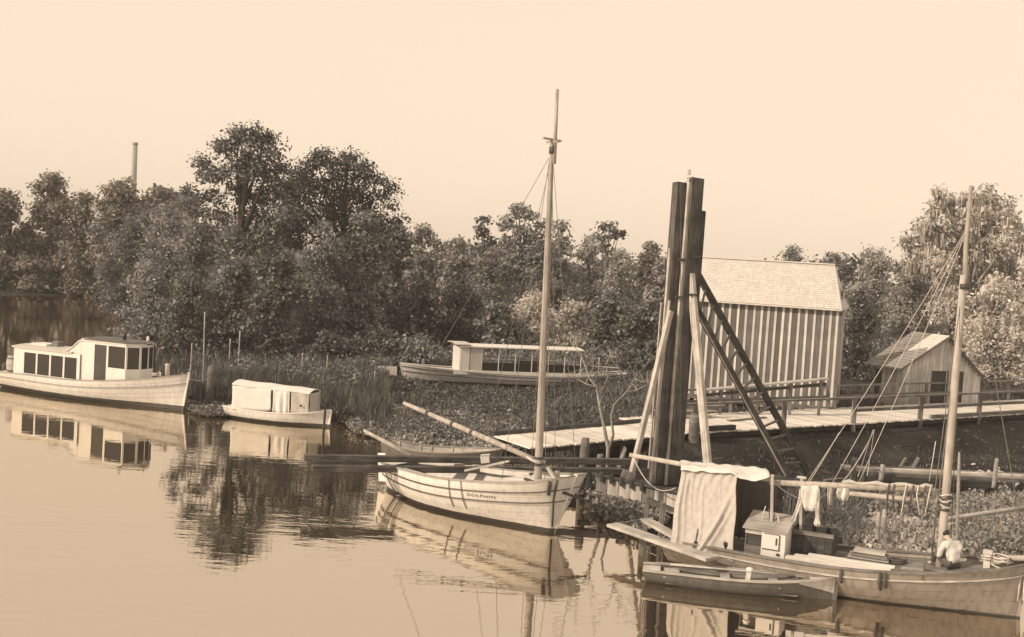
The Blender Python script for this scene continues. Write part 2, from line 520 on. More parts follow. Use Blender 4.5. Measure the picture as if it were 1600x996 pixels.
# ------------------------------------------------------------------ trees
def leaves_geo(C, n, cr, size, up=0.35, mid=None):
    """n leaves round each cluster centre C (k,3): pointed diamonds turned every way"""
    k = len(C)
    N = k * n
    c = np.repeat(C, n, 0)
    p = c + rng.normal(0, 1, (N, 3)) * np.array([cr, cr, cr * 0.62])
    nr = rng.normal(0, 0.62, (N, 3)) if mid is not None else rng.normal(0, 1, (N, 3))
    nr[:, 2] += up
    if mid is not None:                                       # leaves of a clump face outwards
        od = p - mid
        nr += od / (np.linalg.norm(od, axis=1)[:, None] + 1e-6) * 0.8
    nr /= np.linalg.norm(nr, axis=1)[:, None]
    a = np.cross(nr, rng.normal(0, 1, (N, 3)))
    a /= np.linalg.norm(a, axis=1)[:, None] + 1e-9
    b_ = np.cross(nr, a)
    s = size * rng.uniform(0.55, 1.35, N)[:, None]
    V = np.stack([p - a * s, p - b_ * s * 0.55 + a * s * 0.1, p + a * s, p + b_ * s * 0.55 + a * s * 0.1], 1).reshape(-1, 3)
    return V
def crown_geo(lobes, size, cover=2.2, cr=0.5, leaves=26, hollow=0.45):
    Vs = []
    for (cx, cy, cz, r) in lobes:
        area = size * size * 0.55 * 2 * 0.5
        n_leaf = max(60, int(cover * math.pi * r * r / area))
        k = max(4, n_leaf // leaves)
        d = rng.normal(0, 1, (k, 3)); d /= np.linalg.norm(d, axis=1)[:, None]
        rad = r * (hollow + (1 - hollow) * rng.uniform(0, 1, k) ** 0.6)
        C = np.array([cx, cy, cz]) + d * rad[:, None] * np.array([1, 1, 0.85])
        Vs.append(leaves_geo(C, leaves, cr * min(1.2, 0.45 + r * 0.28), size, mid=np.array([cx, cy, cz - r * 0.25])))
    return np.vstack(Vs)
def quad_mesh(name, V, mat):
    n = len(V) // 4
    return np_mesh(name, V, np.arange(n * 4), np.full(n, 4), mat)
TREES = 0
def tree(name, label, base, lobes, mat, size=0.2, cover=2.2, trunk_r=0.3, bark='bark', group=None, moss=0, cat='tree', limbs=7, bare=0.0, cr=0.5):
    """base: (x, y); lobes: world (x, y, z, r)"""
    z0 = max(gz(base[0], base[1]), 0.0) - 0.1
    org = Vector((base[0], base[1], z0))
    T = bpy.data.objects.new(name, None); COL.objects.link(T); T.location = org; T.empty_display_size = 0.5
    tag(T, label, cat, group)
    L = [(x - org.x, y - org.y, z - org.z, r) for x, y, z, r in lobes]
    size *= random.uniform(0.78, 1.25)                        # leaves of different kinds of tree
    V = crown_geo(L, size, cover, cr)
    np_obj('crown', quad_mesh('crown', V, mat), parent=T)
    top = max(l_[2] for l_ in L)
    cx = sum(l_[0] for l_ in L) / len(L)
    pts = [Vector((0, 0, -0.3)), Vector((cx * 0.1, 0, top * 0.2)), Vector((cx * 0.35 + random.uniform(-.2, .2), 0.1, top * 0.5)),
           Vector((cx * 0.7, 0.0, top * 0.78)), Vector((cx, 0, top * 0.95))]
    tv, tf = tube_geo(pts, [trunk_r * 1.25, trunk_r, trunk_r * 0.72, trunk_r * 0.4, trunk_r * 0.12], 8)
    big = sorted(L, key=lambda q: -q[3])[:limbs] + sorted(L, key=lambda q: -q[2])[:3]
    for (x, y, z, r) in big:
        t = min(0.85, max(0.25, z / top * 0.62))
        k = t * 4; i = min(3, int(k)); s0 = pts[i].lerp(pts[i + 1], k - i)
        e = Vector((x, y, z + r * (0.2 + bare)))
        mid = s0.lerp(e, 0.5) + Vector((random.uniform(-.3, .3), random.uniform(-.3, .3), random.uniform(-.1, .5)))
        v, f = tube_geo([s0, mid, e], [trunk_r * 0.42, trunk_r * 0.26, trunk_r * 0.08], 6)
        o = len(tv); tv += v; tf += [tuple(i_ + o for i_ in q) for q in f]
    mesh_obj('trunk', tv, tf, bark, T, None, True)
    if moss:                                                  # hanging moss: long narrow drooping strands
        P = []
        for (x, y, z, r) in L:
            for _ in range(int(moss * r)):
                a = random.uniform(0, 6.28); q = r * random.uniform(0.3, 1.0)
                bx_, by_ = x + math.cos(a) * q, y + math.sin(a) * q
                zz = z + random.uniform(-0.5, 0.4) * r
                for _k in range(10):
                    w_ = random.uniform(0.03, 0.07); h_ = random.uniform(0.3, 1.1)
                    ox, oy = random.uniform(-.22, .22), random.uniform(-.22, .22)
                    th = random.uniform(0, 3.14)
                    dx, dy = math.cos(th) * w_, math.sin(th) * w_
                    P += [(bx_ + ox - dx, by_ + oy - dy, zz), (bx_ + ox + dx, by_ + oy + dy, zz),
                          (bx_ + ox + dx * .5 + random.uniform(-.08, .08), by_ + oy + dy * .5, zz - h_), (bx_ + ox - dx * .5, by_ + oy - dy * .5, zz - h_ * 0.9)]
        mo = np_obj('hanging_moss', quad_mesh('hanging_moss', np.array(P), 'moss'), parent=T)
        mo['kind'] = 'stuff'
    return T
def px_lobes(Y, spec, depth=1.0):
    """round clumps measured in the photograph, put at their distance, with their real depth"""
    out = []
    for (px, py, rp) in spec:
        yy = Y + random.uniform(-1, 1) * depth
        p = far(px, py, yy)
        out.append((p.x, p.y, p.z, rp * yy / FPX))
    return out
def dome(px, top, bottom, w, Y, n=14, depth=None, lo=0.26, hi=0.42):
    """an uneven crown between two heights of the photograph, w its half width in pixels there"""
    out = []
    depth = depth if depth is not None else w * Y / FPX * 0.8
    for i in range(n):
        v = random.uniform(0.0, 1.0) ** 0.9
        rp = w * random.uniform(lo, hi)
        prof = math.sqrt(max(0.02, 1 - (1 - min(1, v * 1.7)) ** 2)) * (1 - 0.35 * max(0, v - 0.6) / 0.4)
        u = random.uniform(-1, 1) * max(0.05, prof * w - rp * 0.6)
        if i == 0: v, u = 0.0, random.uniform(-.1, .1) * w
        py = top + rp * 0.75 + (bottom - top - rp * 1.3) * v
        yy = Y + random.uniform(-1, 1) * depth * prof
        p = far(px + u - (py - top) * 0.06, py, yy)
        out.append((p.x, p.y, max(p.z, rp * yy / FPX * 0.7), rp * yy / FPX))
    return out
def gxy(px, Y):
    p = far(px, 440, Y)
    return (p.x, p.y)

BIG1 = [(392, 210, 20), (372, 214, 17), (414, 216, 18), (345, 226, 13), (356, 236, 18), (398, 236, 26), (428, 238, 16), (322, 256, 16), (334, 270, 15), (318, 278, 10),
        (352, 272, 16), (385, 268, 24), (420, 268, 24), (445, 262, 14), (300, 302, 13), (330, 308, 16), (372, 304, 18), (408, 304, 24), (440, 300, 20),
        (350, 335, 20), (395, 340, 26), (440, 338, 26), (310, 335, 18), (290, 318, 12), (420, 372, 26), (375, 378, 24)]
tree('oak_tree', 'tallest dark tree, with the high open crown behind the white cruiser', gxy(372, 88), px_lobes(88, BIG1, 1.6), 'leaf_dark', 0.16, 2.0, 0.42, limbs=12)
BIG2 = [(458, 285, 18), (452, 308, 22), (455, 340, 26), (450, 372, 26), (625, 345, 12), (618, 365, 16), (585, 362, 20), (494, 252, 18), (470, 268, 18), (512, 248, 16), (546, 248, 15), (568, 262, 17), (530, 268, 22), (590, 280, 14), (612, 296, 12), (500, 285, 24), (560, 290, 24),
        (600, 305, 12), (535, 305, 26), (475, 305, 22), (578, 318, 20), (612, 322, 10), (505, 330, 26), (550, 342, 26), (595, 345, 18), (470, 345, 24), (520, 372, 28), (570, 378, 26), (606, 372, 18)]
tree('oak_tree', 'broad dark tree with the spreading crown right of the tallest tree', gxy(532, 93), px_lobes(93, BIG2, 1.8), 'leaf_dark', 0.16, 2.0, 0.40, limbs=12)

FARL = [(-45, 292, 44), (14, 298, 36), (80, 270, 38), (132, 302, 30), (192, 282, 44), (252, 292, 34)]
WORDS = ['at the very edge of the frame', 'at the left edge of the photo', 'the tallest of its row with an open top', 'low between two taller crowns', 'under the distant chimney', 'left of the tallest oak']
for (px, top, w), word in zip(FARL, WORDS):
    Y = 148 + random.uniform(-4, 6)
    tree('river_tree', f'brownish tree on the far bank {word}', gxy(px, Y), dome(px, top, 452, w, Y, 40), 'leaf_far', 0.30, 2.2, 0.35, group='trees on the far bank', cr=0.7)
for i, (px, top, w) in enumerate([(-20, 385, 40), (48, 400, 36), (112, 392, 34), (168, 380, 36)]):
    Y = 141
    tree('river_bush', ['bushes over the far water at the left edge', 'low bush on the far bank above the cruiser roof', 'second low bush on the far bank from the left cabin end', 'dark bush where the far bank meets the near one'][i],
         gxy(px, Y), dome(px, top, 465, w, Y, 26), 'leaf_far', 0.30, 2.2, 0.2, cat='bush', group='bushes along the far bank', cr=0.7)

MIDL = [(205, 345, 530, 44, 108, 'leaf_dark', 'dark tree at the water corner behind the cruiser'),
        (262, 318, 560, 42, 103, 'leaf_mid', 'tree below the distant factory roof, behind the cruiser wheelhouse'),
        (312, 345, 575, 40, 92, 'leaf_mid', 'leafy tree just left of the tallest trunk'),
        (232, 410, 590, 42, 84, 'leaf_mid', 'lower leafy tree rising straight behind the cruiser wheelhouse'),
        (300, 430, 600, 44, 79, 'leaf_dark', 'dark bushy tree above the row of stakes'),
        (370, 400, 590, 46, 80, 'leaf_mid', 'bushy tree filling the foot of the tallest tree'),
        (440, 392, 580, 44, 78, 'leaf_dark', 'dark bushy tree behind the reeds, second right of the stakes'),
        (508, 345, 575, 44, 82, 'leaf_mid', 'leaning leafy tree with pale stems behind the reeds'),
        (575, 330, 560, 46, 84, 'leaf_mid', 'round pale topped tree in front of the spreading dark crown'),
        (620, 352, 545, 32, 88, 'leaf_dark', 'dark tree at the right end of the tall group')]
for (px, top, bot, w, Y, mt, lab) in MIDL:
    tree('bank_tree', lab, gxy(px, Y), dome(px, top, bot, w, Y, 46), mt, 0.15, 1.35, 0.22, group='trees on the near bank')
MIDR = [(662, 354, 500, 36, 112, 'leaf_soft', 'first lower tree right of the tall group'),
        (715, 372, 510, 34, 110, 'leaf_soft', 'lower tree left of the spindly treetop'),
        (768, 385, 520, 32, 104, 'leaf_soft', 'lower tree under the spindly treetop'),
        (872, 345, 520, 34, 106, 'leaf_soft', 'tree directly behind the tall white mast'),
        (922, 372, 520, 32, 102, 'leaf_soft', 'tree below the bare snag right of the mast'),
        (970, 392, 540, 34, 98, 'leaf_soft', 'rounded tree halfway between mast and pile driver'),
        (1016, 378, 470, 26, 120, 'leaf_far', 'small dome shaped far tree left of the pile driver'),
        (1040, 398, 560, 34, 96, 'leaf_soft', 'tree directly left of and behind the pile driver'),
        (1100, 420, 560, 34, 100, 'leaf_soft', 'tree hidden behind the pile driver and barn corner')]
for (px, top, bot, w, Y, mt, lab) in MIDR:
    tree('wood_tree', lab, gxy(px, Y), dome(px, top, bot, w, Y, 38), mt, 0.17, 1.35, 0.22, group='lower trees behind the beached launch')
SPIN = [(812, 330, 13), (800, 345, 13), (828, 343, 13), (845, 350, 12), (790, 352, 8), (812, 362, 15), (838, 372, 18), (798, 380, 15), (820, 395, 20), (850, 392, 18), (806, 330, 8), (835, 415, 26), (800, 425, 26)]
tree('gum_tree', 'spindly treetop with gaps standing out left of the white mast', gxy(818, 100), px_lobes(100, SPIN, 1.2), 'leaf_mid', 0.20, 1.7, 0.22, limbs=10)
tree('gum_tree', 'small tufted treetop alone against the sky, left of the spindly one', gxy(762, 106), px_lobes(106, [(753, 346, 8), (757, 356, 8), (755, 366, 7), (766, 378, 10), (775, 385, 14), (758, 392, 16)], 0.5), 'leaf_mid', 0.19, 1.6, 0.14)
tree('snag_tree', 'half bare snag with two leafy tufts right of the mast', gxy(948, 100), px_lobes(100, [(944, 358, 8), (952, 354, 6), (962, 366, 6), (938, 372, 8), (946, 386, 10), (968, 364, 4)], 0.4), 'leaf_mid', 0.18, 1.2, 0.17, bark='bark_pale', limbs=8)
# undergrowth in front of the wood
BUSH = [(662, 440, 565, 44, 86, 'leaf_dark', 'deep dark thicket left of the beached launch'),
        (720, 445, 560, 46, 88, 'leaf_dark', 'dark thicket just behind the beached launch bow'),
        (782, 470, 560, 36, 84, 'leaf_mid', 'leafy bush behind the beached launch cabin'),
        (836, 455, 560, 40, 86, 'leaf_pale', 'pale bush behind the mast'),
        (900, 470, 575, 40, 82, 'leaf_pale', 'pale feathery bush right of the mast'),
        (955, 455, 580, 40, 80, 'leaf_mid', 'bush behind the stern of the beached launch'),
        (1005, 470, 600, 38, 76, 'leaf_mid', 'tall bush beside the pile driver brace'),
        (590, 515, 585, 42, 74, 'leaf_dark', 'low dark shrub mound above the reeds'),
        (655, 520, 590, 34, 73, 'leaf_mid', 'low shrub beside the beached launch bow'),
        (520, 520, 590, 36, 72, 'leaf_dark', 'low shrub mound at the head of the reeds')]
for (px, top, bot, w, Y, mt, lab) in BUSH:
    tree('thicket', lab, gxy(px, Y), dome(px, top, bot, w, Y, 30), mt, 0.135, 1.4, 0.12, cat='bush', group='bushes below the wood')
# right of the barn
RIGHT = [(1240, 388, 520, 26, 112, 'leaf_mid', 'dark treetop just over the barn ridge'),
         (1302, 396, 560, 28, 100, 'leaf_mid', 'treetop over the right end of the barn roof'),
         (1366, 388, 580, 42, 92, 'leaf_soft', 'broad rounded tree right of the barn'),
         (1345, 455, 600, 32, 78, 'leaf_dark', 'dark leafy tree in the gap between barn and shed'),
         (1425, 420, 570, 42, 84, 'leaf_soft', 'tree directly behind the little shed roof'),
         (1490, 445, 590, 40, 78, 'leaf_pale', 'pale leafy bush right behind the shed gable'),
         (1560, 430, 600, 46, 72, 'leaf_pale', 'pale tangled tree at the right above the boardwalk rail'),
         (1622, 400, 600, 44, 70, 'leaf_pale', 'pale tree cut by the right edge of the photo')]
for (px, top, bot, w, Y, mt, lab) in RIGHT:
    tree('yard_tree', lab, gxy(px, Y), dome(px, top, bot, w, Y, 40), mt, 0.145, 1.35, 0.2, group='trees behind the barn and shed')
MOSSY = [(1478, 312, 16), (1470, 300, 8), (1512, 306, 14), (1540, 305, 16), (1460, 330, 10), (1495, 330, 16), (1530, 328, 18), (1562, 322, 18), (1440, 350, 15), (1468, 358, 18),
         (1505, 352, 20), (1545, 350, 22), (1578, 345, 18), (1425, 375, 15), (1450, 385, 20), (1490, 385, 24), (1535, 385, 26), (1575, 380, 24), (1600, 370, 14), (1430, 410, 20), (1470, 415, 26), (1520, 420, 28), (1570, 418, 28)]
tree('cypress_tree', 'tall pale tree hung with moss behind the right hand mast', gxy(1525, 80), px_lobes(80, MOSSY, 1.8), 'leaf_pale', 0.16, 1.5, 0.34, bark='bark_pale', moss=16, limbs=12)

# the wood behind, one mass of crowns that nobody could count
WP = []
tops = [(150, 330), (230, 318), (300, 322), (420, 340), (520, 345), (610, 352), (700, 378), (780, 385), (860, 372), (930, 388), (1000, 402), (1060, 405), (1130, 412), (1240, 408), (1320, 402), (1400, 398), (1500, 400), (1620, 405), (1760, 400)]
for i in range(360):
    px = random.uniform(150, 1750)
    for (a, ya), (b_, yb) in zip(tops, tops[1:]):
        if a <= px <= b_: yt = ya + (yb - ya) * (px - a) / (b_ - a)
    Y = random.uniform(118, 150)
    rp = random.uniform(11, 19)
    py = yt + rp * 0.8 + (random.random() ** 1.2) * (500 - yt - rp)
    p = far(px, py, Y)
    WP.append((p.x, p.y, max(p.z, 1.0), rp * Y / FPX))
wv = crown_geo(WP, 0.34, 2.0, 0.8)
wo = np_obj('far_wood', quad_mesh('far_wood', wv, 'leaf_mid'))
tag(wo, 'solid mass of woodland closing the view behind the bank trees', 'woodland', kind='stuff')

# ------------------------------------------------------------------ reeds, grass, floating plants
def scatter(poly_px, n, z=0.1, water=False):
    poly = np.array([at(x, y, z).to_2d() for x, y in poly_px])
    lo, hi = poly.min(0), poly.max(0)
    out = np.zeros((0, 2))
    while len(out) < n:
        P = rng.uniform(lo, hi, (n * 2, 2))
        out = np.vstack([out, P[inside(P, poly)]])
    P = out[:n]
    Z = height(P)
    if water:
        Z = np.maximum(Z, 0.0)
    else:
        k = Z > -0.05
        P, Z = P[k], Z[k]
    return np.column_stack([P, Z])
def blades(name, P, h, w, mat, label, cat, lean=0.35, clump=0.0):
    n = len(P)
    if clump:
        dens = np.sin(P[:, 0] * 2.1 + np.sin(P[:, 1] * 1.3) * 2.0) * np.sin(P[:, 1] * 1.7 + 1.0)
        P = P[dens > rng.uniform(-1.2, clump, n)]; n = len(P)
    H = h * rng.uniform(0.45, 1.15, n) * (0.8 + 0.25 * np.sin(P[:, 0] * 0.9) * np.sin(P[:, 1] * 1.1))
    th = rng.uniform(0, 2 * math.pi, n); ph = rng.uniform(0, 2 * math.pi, n)
    s = np.column_stack([np.cos(th), np.sin(th), np.zeros(n)]) * (w * rng.uniform(0.6, 1.3, n))[:, None]
    le = np.column_stack([np.cos(ph), np.sin(ph), np.zeros(n)]) * (H * lean * rng.uniform(0, 1, n) ** 1.5)[:, None]
    up = np.array([0, 0, 1.0])
    b0 = P - up * 0.05
    m0 = P + le * 0.3 + up * (H * 0.55)[:, None]
    tp = P + le + up * (H * (1 - 0.25 * rng.uniform(0, 1, n)))[:, None]
    V = np.stack([b0 - s, b0 + s, m0 + s * 0.8, m0 - s * 0.8, tp], 1).reshape(-1, 3)
    base = (np.arange(n) * 5)[:, None]
    lp = (base + np.array([0, 1, 2, 3, 3, 2, 4])).ravel()
    o = np_obj(name, np_mesh(name, V, lp, np.tile([4, 3], n), mat))
    return tag(o, label, cat, kind='stuff')
def pads(name, P, h, s, mat, label, cat):
    """floating plants: tufts of upright rounded leaves on short stalks"""
    n = len(P); k = 6
    c = np.repeat(P, k, 0) + np.column_stack([rng.normal(0, 0.10, (n * k, 2)), rng.uniform(0.3, 1.0, n * k) * h])
    N = n * k
    nr = rng.normal(0, 1, (N, 3)); nr[:, 2] = np.abs(nr[:, 2]) * 0.6 + 0.15
    nr /= np.linalg.norm(nr, axis=1)[:, None]
    a = np.cross(nr, rng.normal(0, 1, (N, 3))); a /= np.linalg.norm(a, axis=1)[:, None]
    b_ = np.cross(nr, a)
    sz = (s * rng.uniform(0.6, 1.3, N))[:, None]
    ang = np.arange(6) * math.pi / 3
    V = np.stack([c + a * sz * math.cos(t) + b_ * sz * 0.8 * math.sin(t) for t in ang], 1).reshape(-1, 3)
    o = np_obj(name, np_mesh(name, V, np.arange(N * 6), np.full(N, 6), mat))
    return tag(o, label, cat, kind='stuff')
blades('reeds', scatter([(300, 622), (330, 585), (600, 580), (615, 640), (600, 672), (525, 650), (360, 636)], 15000, 0.25), 1.55, 0.022, 'reed', 'tall reeds between the stakes and the moored boats', 'reeds', 0.5)
blades('bank_grass', scatter([(560, 590), (1060, 600), (1040, 690), (930, 720), (770, 704), (620, 682)], 26000, 0.3), 0.32, 0.022, 'grass', 'rough grass round the beached launch', 'grass', 0.6)
blades('yard_grass', scatter([(1000, 600), (1330, 605), (1650, 590), (1680, 640), (1300, 655), (1060, 670)], 9000, 1.2), 0.35, 0.02, 'grass', 'weeds behind the boardwalk by barn and shed', 'grass', 0.6)
blades('wood_floor', scatter([(200, 530), (700, 500), (1300, 520), (1680, 560), (1680, 600), (640, 580), (300, 600)], 30000, 0.6), 0.8, 0.035, 'grass', 'undergrowth along the foot of the wood', 'undergrowth', 0.7)
blades('marsh_reeds', scatter([(1225, 800), (1480, 790), (1500, 884), (1330, 876), (1225, 862)], 6000, 0.2), 0.75, 0.020, 'reed', 'dark marsh reeds behind the stacked planks', 'reeds', 0.45, 0.4)
blades('pale_marsh_grass', scatter([(1440, 795), (1660, 785), (1700, 890), (1460, 884)], 8000, 0.2), 0.7, 0.018, 'reed_pale', 'dry pale marsh grass behind the sloop bow', 'grass', 0.5)
blades('bank_litter', scatter([(960, 720), (1650, 690), (1650, 790), (1230, 800), (1060, 780)], 2600, 0.7), 0.22, 0.02, 'grass', 'sparse weeds on the dark mud bank', 'weeds', 0.9)
WC = scatter([(330, 600), (600, 585), (700, 612), (1050, 612), (1030, 690), (900, 724), (770, 702), (600, 678), (520, 650)], 950, 0.3)
wv = leaves_geo(WC + np.column_stack([np.zeros((len(WC), 2)), rng.uniform(0.1, 0.35, len(WC))]), 24, 0.20, 0.085)
SC = scatter([(330, 590), (560, 575), (640, 566), (1000, 566), (1030, 612), (980, 606), (640, 606), (600, 610), (560, 630), (480, 612)], 620, 0.3)
SC = np.repeat(SC, 2, 0) + np.column_stack([rng.normal(0, 0.3, (len(SC) * 2, 2)), rng.uniform(0.2, 1.0, len(SC) * 2)])
k_ = SC[:, 1] > 60.0
tag(np_obj('bank_scrub', quad_mesh('bank_scrub', leaves_geo(SC[(k_ & (SC[:, 1] > 73.5)) | (SC[:, 0] < -7.5)], 26, 0.30, 0.10), 'leaf_mid')), 'tangled scrub rising from the reeds to the wood', 'scrub', kind='stuff')
MC = scatter([(1240, 800), (1640, 792), (1680, 888), (1340, 878), (1240, 866)], 620, 0.2)
mv = leaves_geo(MC + np.column_stack([np.zeros((len(MC), 2)), rng.uniform(0.15, 0.6, len(MC))]), 22, 0.17, 0.085)
tag(np_obj('marsh_weeds', quad_mesh('marsh_weeds', mv, 'leaf_soft')), 'leafy weeds among the marsh grass behind the sloop', 'weeds', kind='stuff')
tag(np_obj('weed_clumps', quad_mesh('weed_clumps', wv, 'leaf_dark')), 'dark tangled weeds and scrub over the bank round the beached launch', 'weeds', kind='stuff')
blades('reed_tufts', scatter([(560, 628), (1050, 632), (1030, 690), (900, 722), (770, 702), (610, 678)], 8000, 0.3), 0.7, 0.02, 'reed', 'taller reed tufts among the weeds of the centre bank', 'reeds', 0.5, -0.35)
blades('tall_reeds', scatter([(1222, 806), (1345, 800), (1350, 880), (1240, 866)], 2600, 0.2), 1.5, 0.024, 'reed', 'tall reeds rising behind the dark bin', 'reeds', 0.5)
pads('water_hyacinth', scatter([(298, 634), (362, 636), (366, 652), (320, 654), (296, 645)], 700, 0, True), 0.28, 0.055, 'hyacinth', 'floating plants round the piling beside the cruiser bow', 'water plants')
pads('water_hyacinth', scatter([(525, 652), (560, 640), (700, 660), (800, 668), (850, 706), (770, 712), (690, 706), (600, 690), (555, 680)], 5200, 0, True), 0.34, 0.062, 'hyacinth', 'broad leaved plants along the shore behind the sloop', 'water plants')
pads('water_hyacinth', scatter([(915, 765), (1010, 778), (1050, 815), (1010, 842), (955, 822), (920, 795)], 700, 0, True), 0.3, 0.07, 'hyacinth', 'floating plants under the pile driver scow', 'water plants')
pads('water_hyacinth', scatter([(1285, 840), (1480, 845), (1490, 886), (1330, 880)], 1200, 0.1, True), 0.55, 0.105, 'bloom', 'broad leaves among the reeds behind the planks', 'water plants')
blades('leaf_spikes', scatter([(1365, 826), (1470, 826), (1490, 882), (1375, 878)], 420, 0.1), 0.95, 0.045, 'bloom', 'pale leaf spikes left of the right hand mast', 'plants', 0.2)
# ------------------------------------------------------------------ boats
def ss(a, b_, x):
    if a == b_: return 1.0 if x >= a else 0.0
    t = min(1, max(0, (x - a) / (b_ - a)))
    return t * t * (3 - 2 * t)
class Hull:
    def __init__(s, L, B, zs, zm, zb, depth=0.45, rake=0.6, srake=0.25, transom=0.6, p=2.3, q=0.75, fb=0.0, fs=0.6, round_stern=0.0, stern_rise=0.3):
        s.__dict__.update(L=L, B=B, zs=zs, zm=zm, zb=zb, depth=depth, rake=rake, srake=srake, transom=transom, p=p, q=q, fb=fb, fs=fs, rs=round_stern, sr=stern_rise)
    def b(s, t):
        m = 0.45
        if t < m:
            k = 1 - t / m
            w = 1 - (1 - s.transom) * k ** 2
            if s.rs and t < s.rs: w *= math.sqrt(max(0.0, 1 - (1 - t / s.rs) ** 2)) * 0.97 + 0.03
            return s.B / 2 * w
        k = (t - m) / (1 - m)
        return s.B / 2 * max(0.0, 1 - k ** s.p) ** s.q
    def sheer(s, t):
        m = 0.38
        return s.zm + (s.zs - s.zm) * (max(0, m - t) / m) ** 2 + (s.zb - s.zm) * (max(0, t - m) / (1 - m)) ** 2
    def keel(s, t):
        return -s.depth + (s.depth - 0.02) * s.sr * ss(0.35, 0, t) * 2
    def pt(s, t, v, side=1, out=0.0):
        f = 1 - (1 - s.fb) * ss(0.5, 1.0, t) - (1 - s.fs) * ss(0.35, 0.0, t)
        k = max(0.0, 1 - v)
        y = s.b(t) * (f * (1 - k ** 2.6) + (1 - f) * v ** 1.12)
        z = s.keel(t) + (s.sheer(t) - s.keel(t)) * v
        x = (t - 0.5) * s.L + s.rake * (v ** 1.15) * ss(0.6, 1, t) - s.srake * v * ss(0.3, 0, t)
        return Vector((x, side * (y + out), z))
    def half(s, t, z):                                        # half breadth at a level
        v = (z - s.keel(t)) / (s.sheer(t) - s.keel(t))
        return s.pt(t, min(1, max(0, v))).y
TS = [0, .03, .07, .12, .18, .25, .33, .42, .5, .58, .66, .73, .79, .84, .88, .915, .945, .97, .988, 1.0]
def build_hull(T, H, mat, n=8, inner='timber_mid', rails=(), rail_mat='trim_dark', gun='trim_grey', gun_w=0.07, transom=True, gap=0.004, top_mat=None):
    # backing shell, strakes, transom, stem, gunwales, rub rails
    V, F = [], []
    vv = [0, .15, .3, .5, .7, .85, 1.0]
    for side in (1, -1):
        o = len(V)
        for t in TS:
            for v in vv: V.append(H.pt(t, v, side, -0.022))
        for i in range(len(TS) - 1):
            for j in range(len(vv) - 1):
                a = o + i * len(vv) + j
                q = (a, a + len(vv), a + len(vv) + 1, a + 1)
                F.append(q if side < 0 else q[::-1])
    shell = T.mesh('hull', V, F, inner, smooth=True)
    for side in (1, -1):
        for k in range(n):
            v0, v1 = k / n + gap / 2, (k + 1) / n - gap / 2
            V, F = [], []
            for t in TS:                                      # face and two lips with edges of their own
                V += [H.pt(t, v0, side, -0.014), H.pt(t, v0, side), H.pt(t, v0, side), H.pt(t, (v0 + v1) / 2, side, 0.001), H.pt(t, v1, side), H.pt(t, v1, side), H.pt(t, v1, side, -0.014)]
            for i in range(len(TS) - 1):
                for j in (0, 2, 3, 5):
                    a = i * 7 + j
                    q = (a, a + 7, a + 8, a + 1)
                    F.append(q if side < 0 else q[::-1])
            T.mesh('strake', V, F, (top_mat if top_mat and k == n - 1 else mat), shell, True)
    if transom:
        V = [H.pt(0, v, 1) for v in np.linspace(0, 1, 9)] + [H.pt(0, v, -1) for v in np.linspace(1, 0, 9)]
        V2 = [v + Vector((0.04, 0, 0)) for v in V]
        m_ = len(V)
        F = [tuple(range(m_ - 1, -1, -1)), tuple(range(m_, 2 * m_))] + [(i, (i + 1) % m_, m_ + (i + 1) % m_, m_ + i) for i in range(m_)]
        T.mesh('transom', V + V2, F, mat)
    # stem
    vs_ = np.linspace(0, 1.03, 9)
    V, F = [], []
    for v in vs_:
        p = H.pt(1.0, v, 1)
        for dx, dy in ((-0.08, 0.035), (0.05, 0.03), (0.05, -0.03), (-0.08, -0.035)):
            V.append(Vector((p.x + dx, dy, p.z)))
    for i in range(len(vs_) - 1):
        for j in range(4):
            a, b_ = i * 4 + j, i * 4 + (j + 1) % 4
            F.append((a, b_, b_ + 4, a + 4))
    m_ = (len(vs_) - 1) * 4
    F += [(3, 2, 1, 0), (m_, m_ + 1, m_ + 2, m_ + 3)]
    T.mesh('stem', V, F, mat)
    def strip(name, v, w, h, mt, side, dz=0.0, off=0.0):
        V, F = [], []
        for t in TS:
            p = H.pt(t, v, side)
            for a, c in ((-w * 0.6, -h / 2), (w * 0.4, -h / 2), (w * 0.4, h / 2), (-w * 0.6, h / 2)):
                V.append(Vector((p.x, p.y + side * (a + off), p.z + c + dz)))
        for i in range(len(TS) - 1):
            for j in range(4):
                a, b_ = i * 4 + j, i * 4 + (j + 1) % 4
                q = (a, b_, b_ + 4, a + 4)
                F.append(q if side > 0 else q[::-1])
        m2 = (len(TS) - 1) * 4
        F += [(0, 3, 2, 1), (m2, m2 + 1, m2 + 2, m2 + 3)]
        T.mesh(name, V, F, mt)
    for side in (1, -1):
        strip('gunwale', 1.0, gun_w, 0.045, gun, side, 0.02)
        for v in rails:
            strip('rub_rail', v, 0.05, 0.04, rail_mat, side, 0, 0.012)
def deck(T, H, t0, t1, dz, mat, n=8, name='deck_plank', inset=0.05, camber=0.04):
    """deck planks running fore and aft, each its own board"""
    ts = np.linspace(t0, t1, 10)
    for k in range(n):
        V, F = [], []
        f0, f1 = -1 + 2 * k / n + 0.012, -1 + 2 * (k + 1) / n - 0.012
        for t in ts:
            p = H.pt(t, 1.0, 1)
            w = max(0.01, p.y - inset)
            for f in (f0, f1):
                z = H.sheer(t) + dz + camber * (1 - f * f)
                V += [Vector((p.x, w * f, z)), Vector((p.x, w * f, z - 0.03))]
        for i in range(len(ts) - 1):
            a = i * 4
            F += [(a, a + 4, a + 6, a + 2), (a, a + 1, a + 5, a + 4), (a + 2, a + 6, a + 7, a + 3)]
        T.mesh(name, V, F, mat)
def thwart(T, H, t, z, w, mat, name='thwart'):
    hb = H.half(t, z) - 0.03
    x = H.pt(t, 0.7).x
    T.box(name, (x - w / 2, -hb, z - 0.04), (x + w / 2, hb, z), mat)
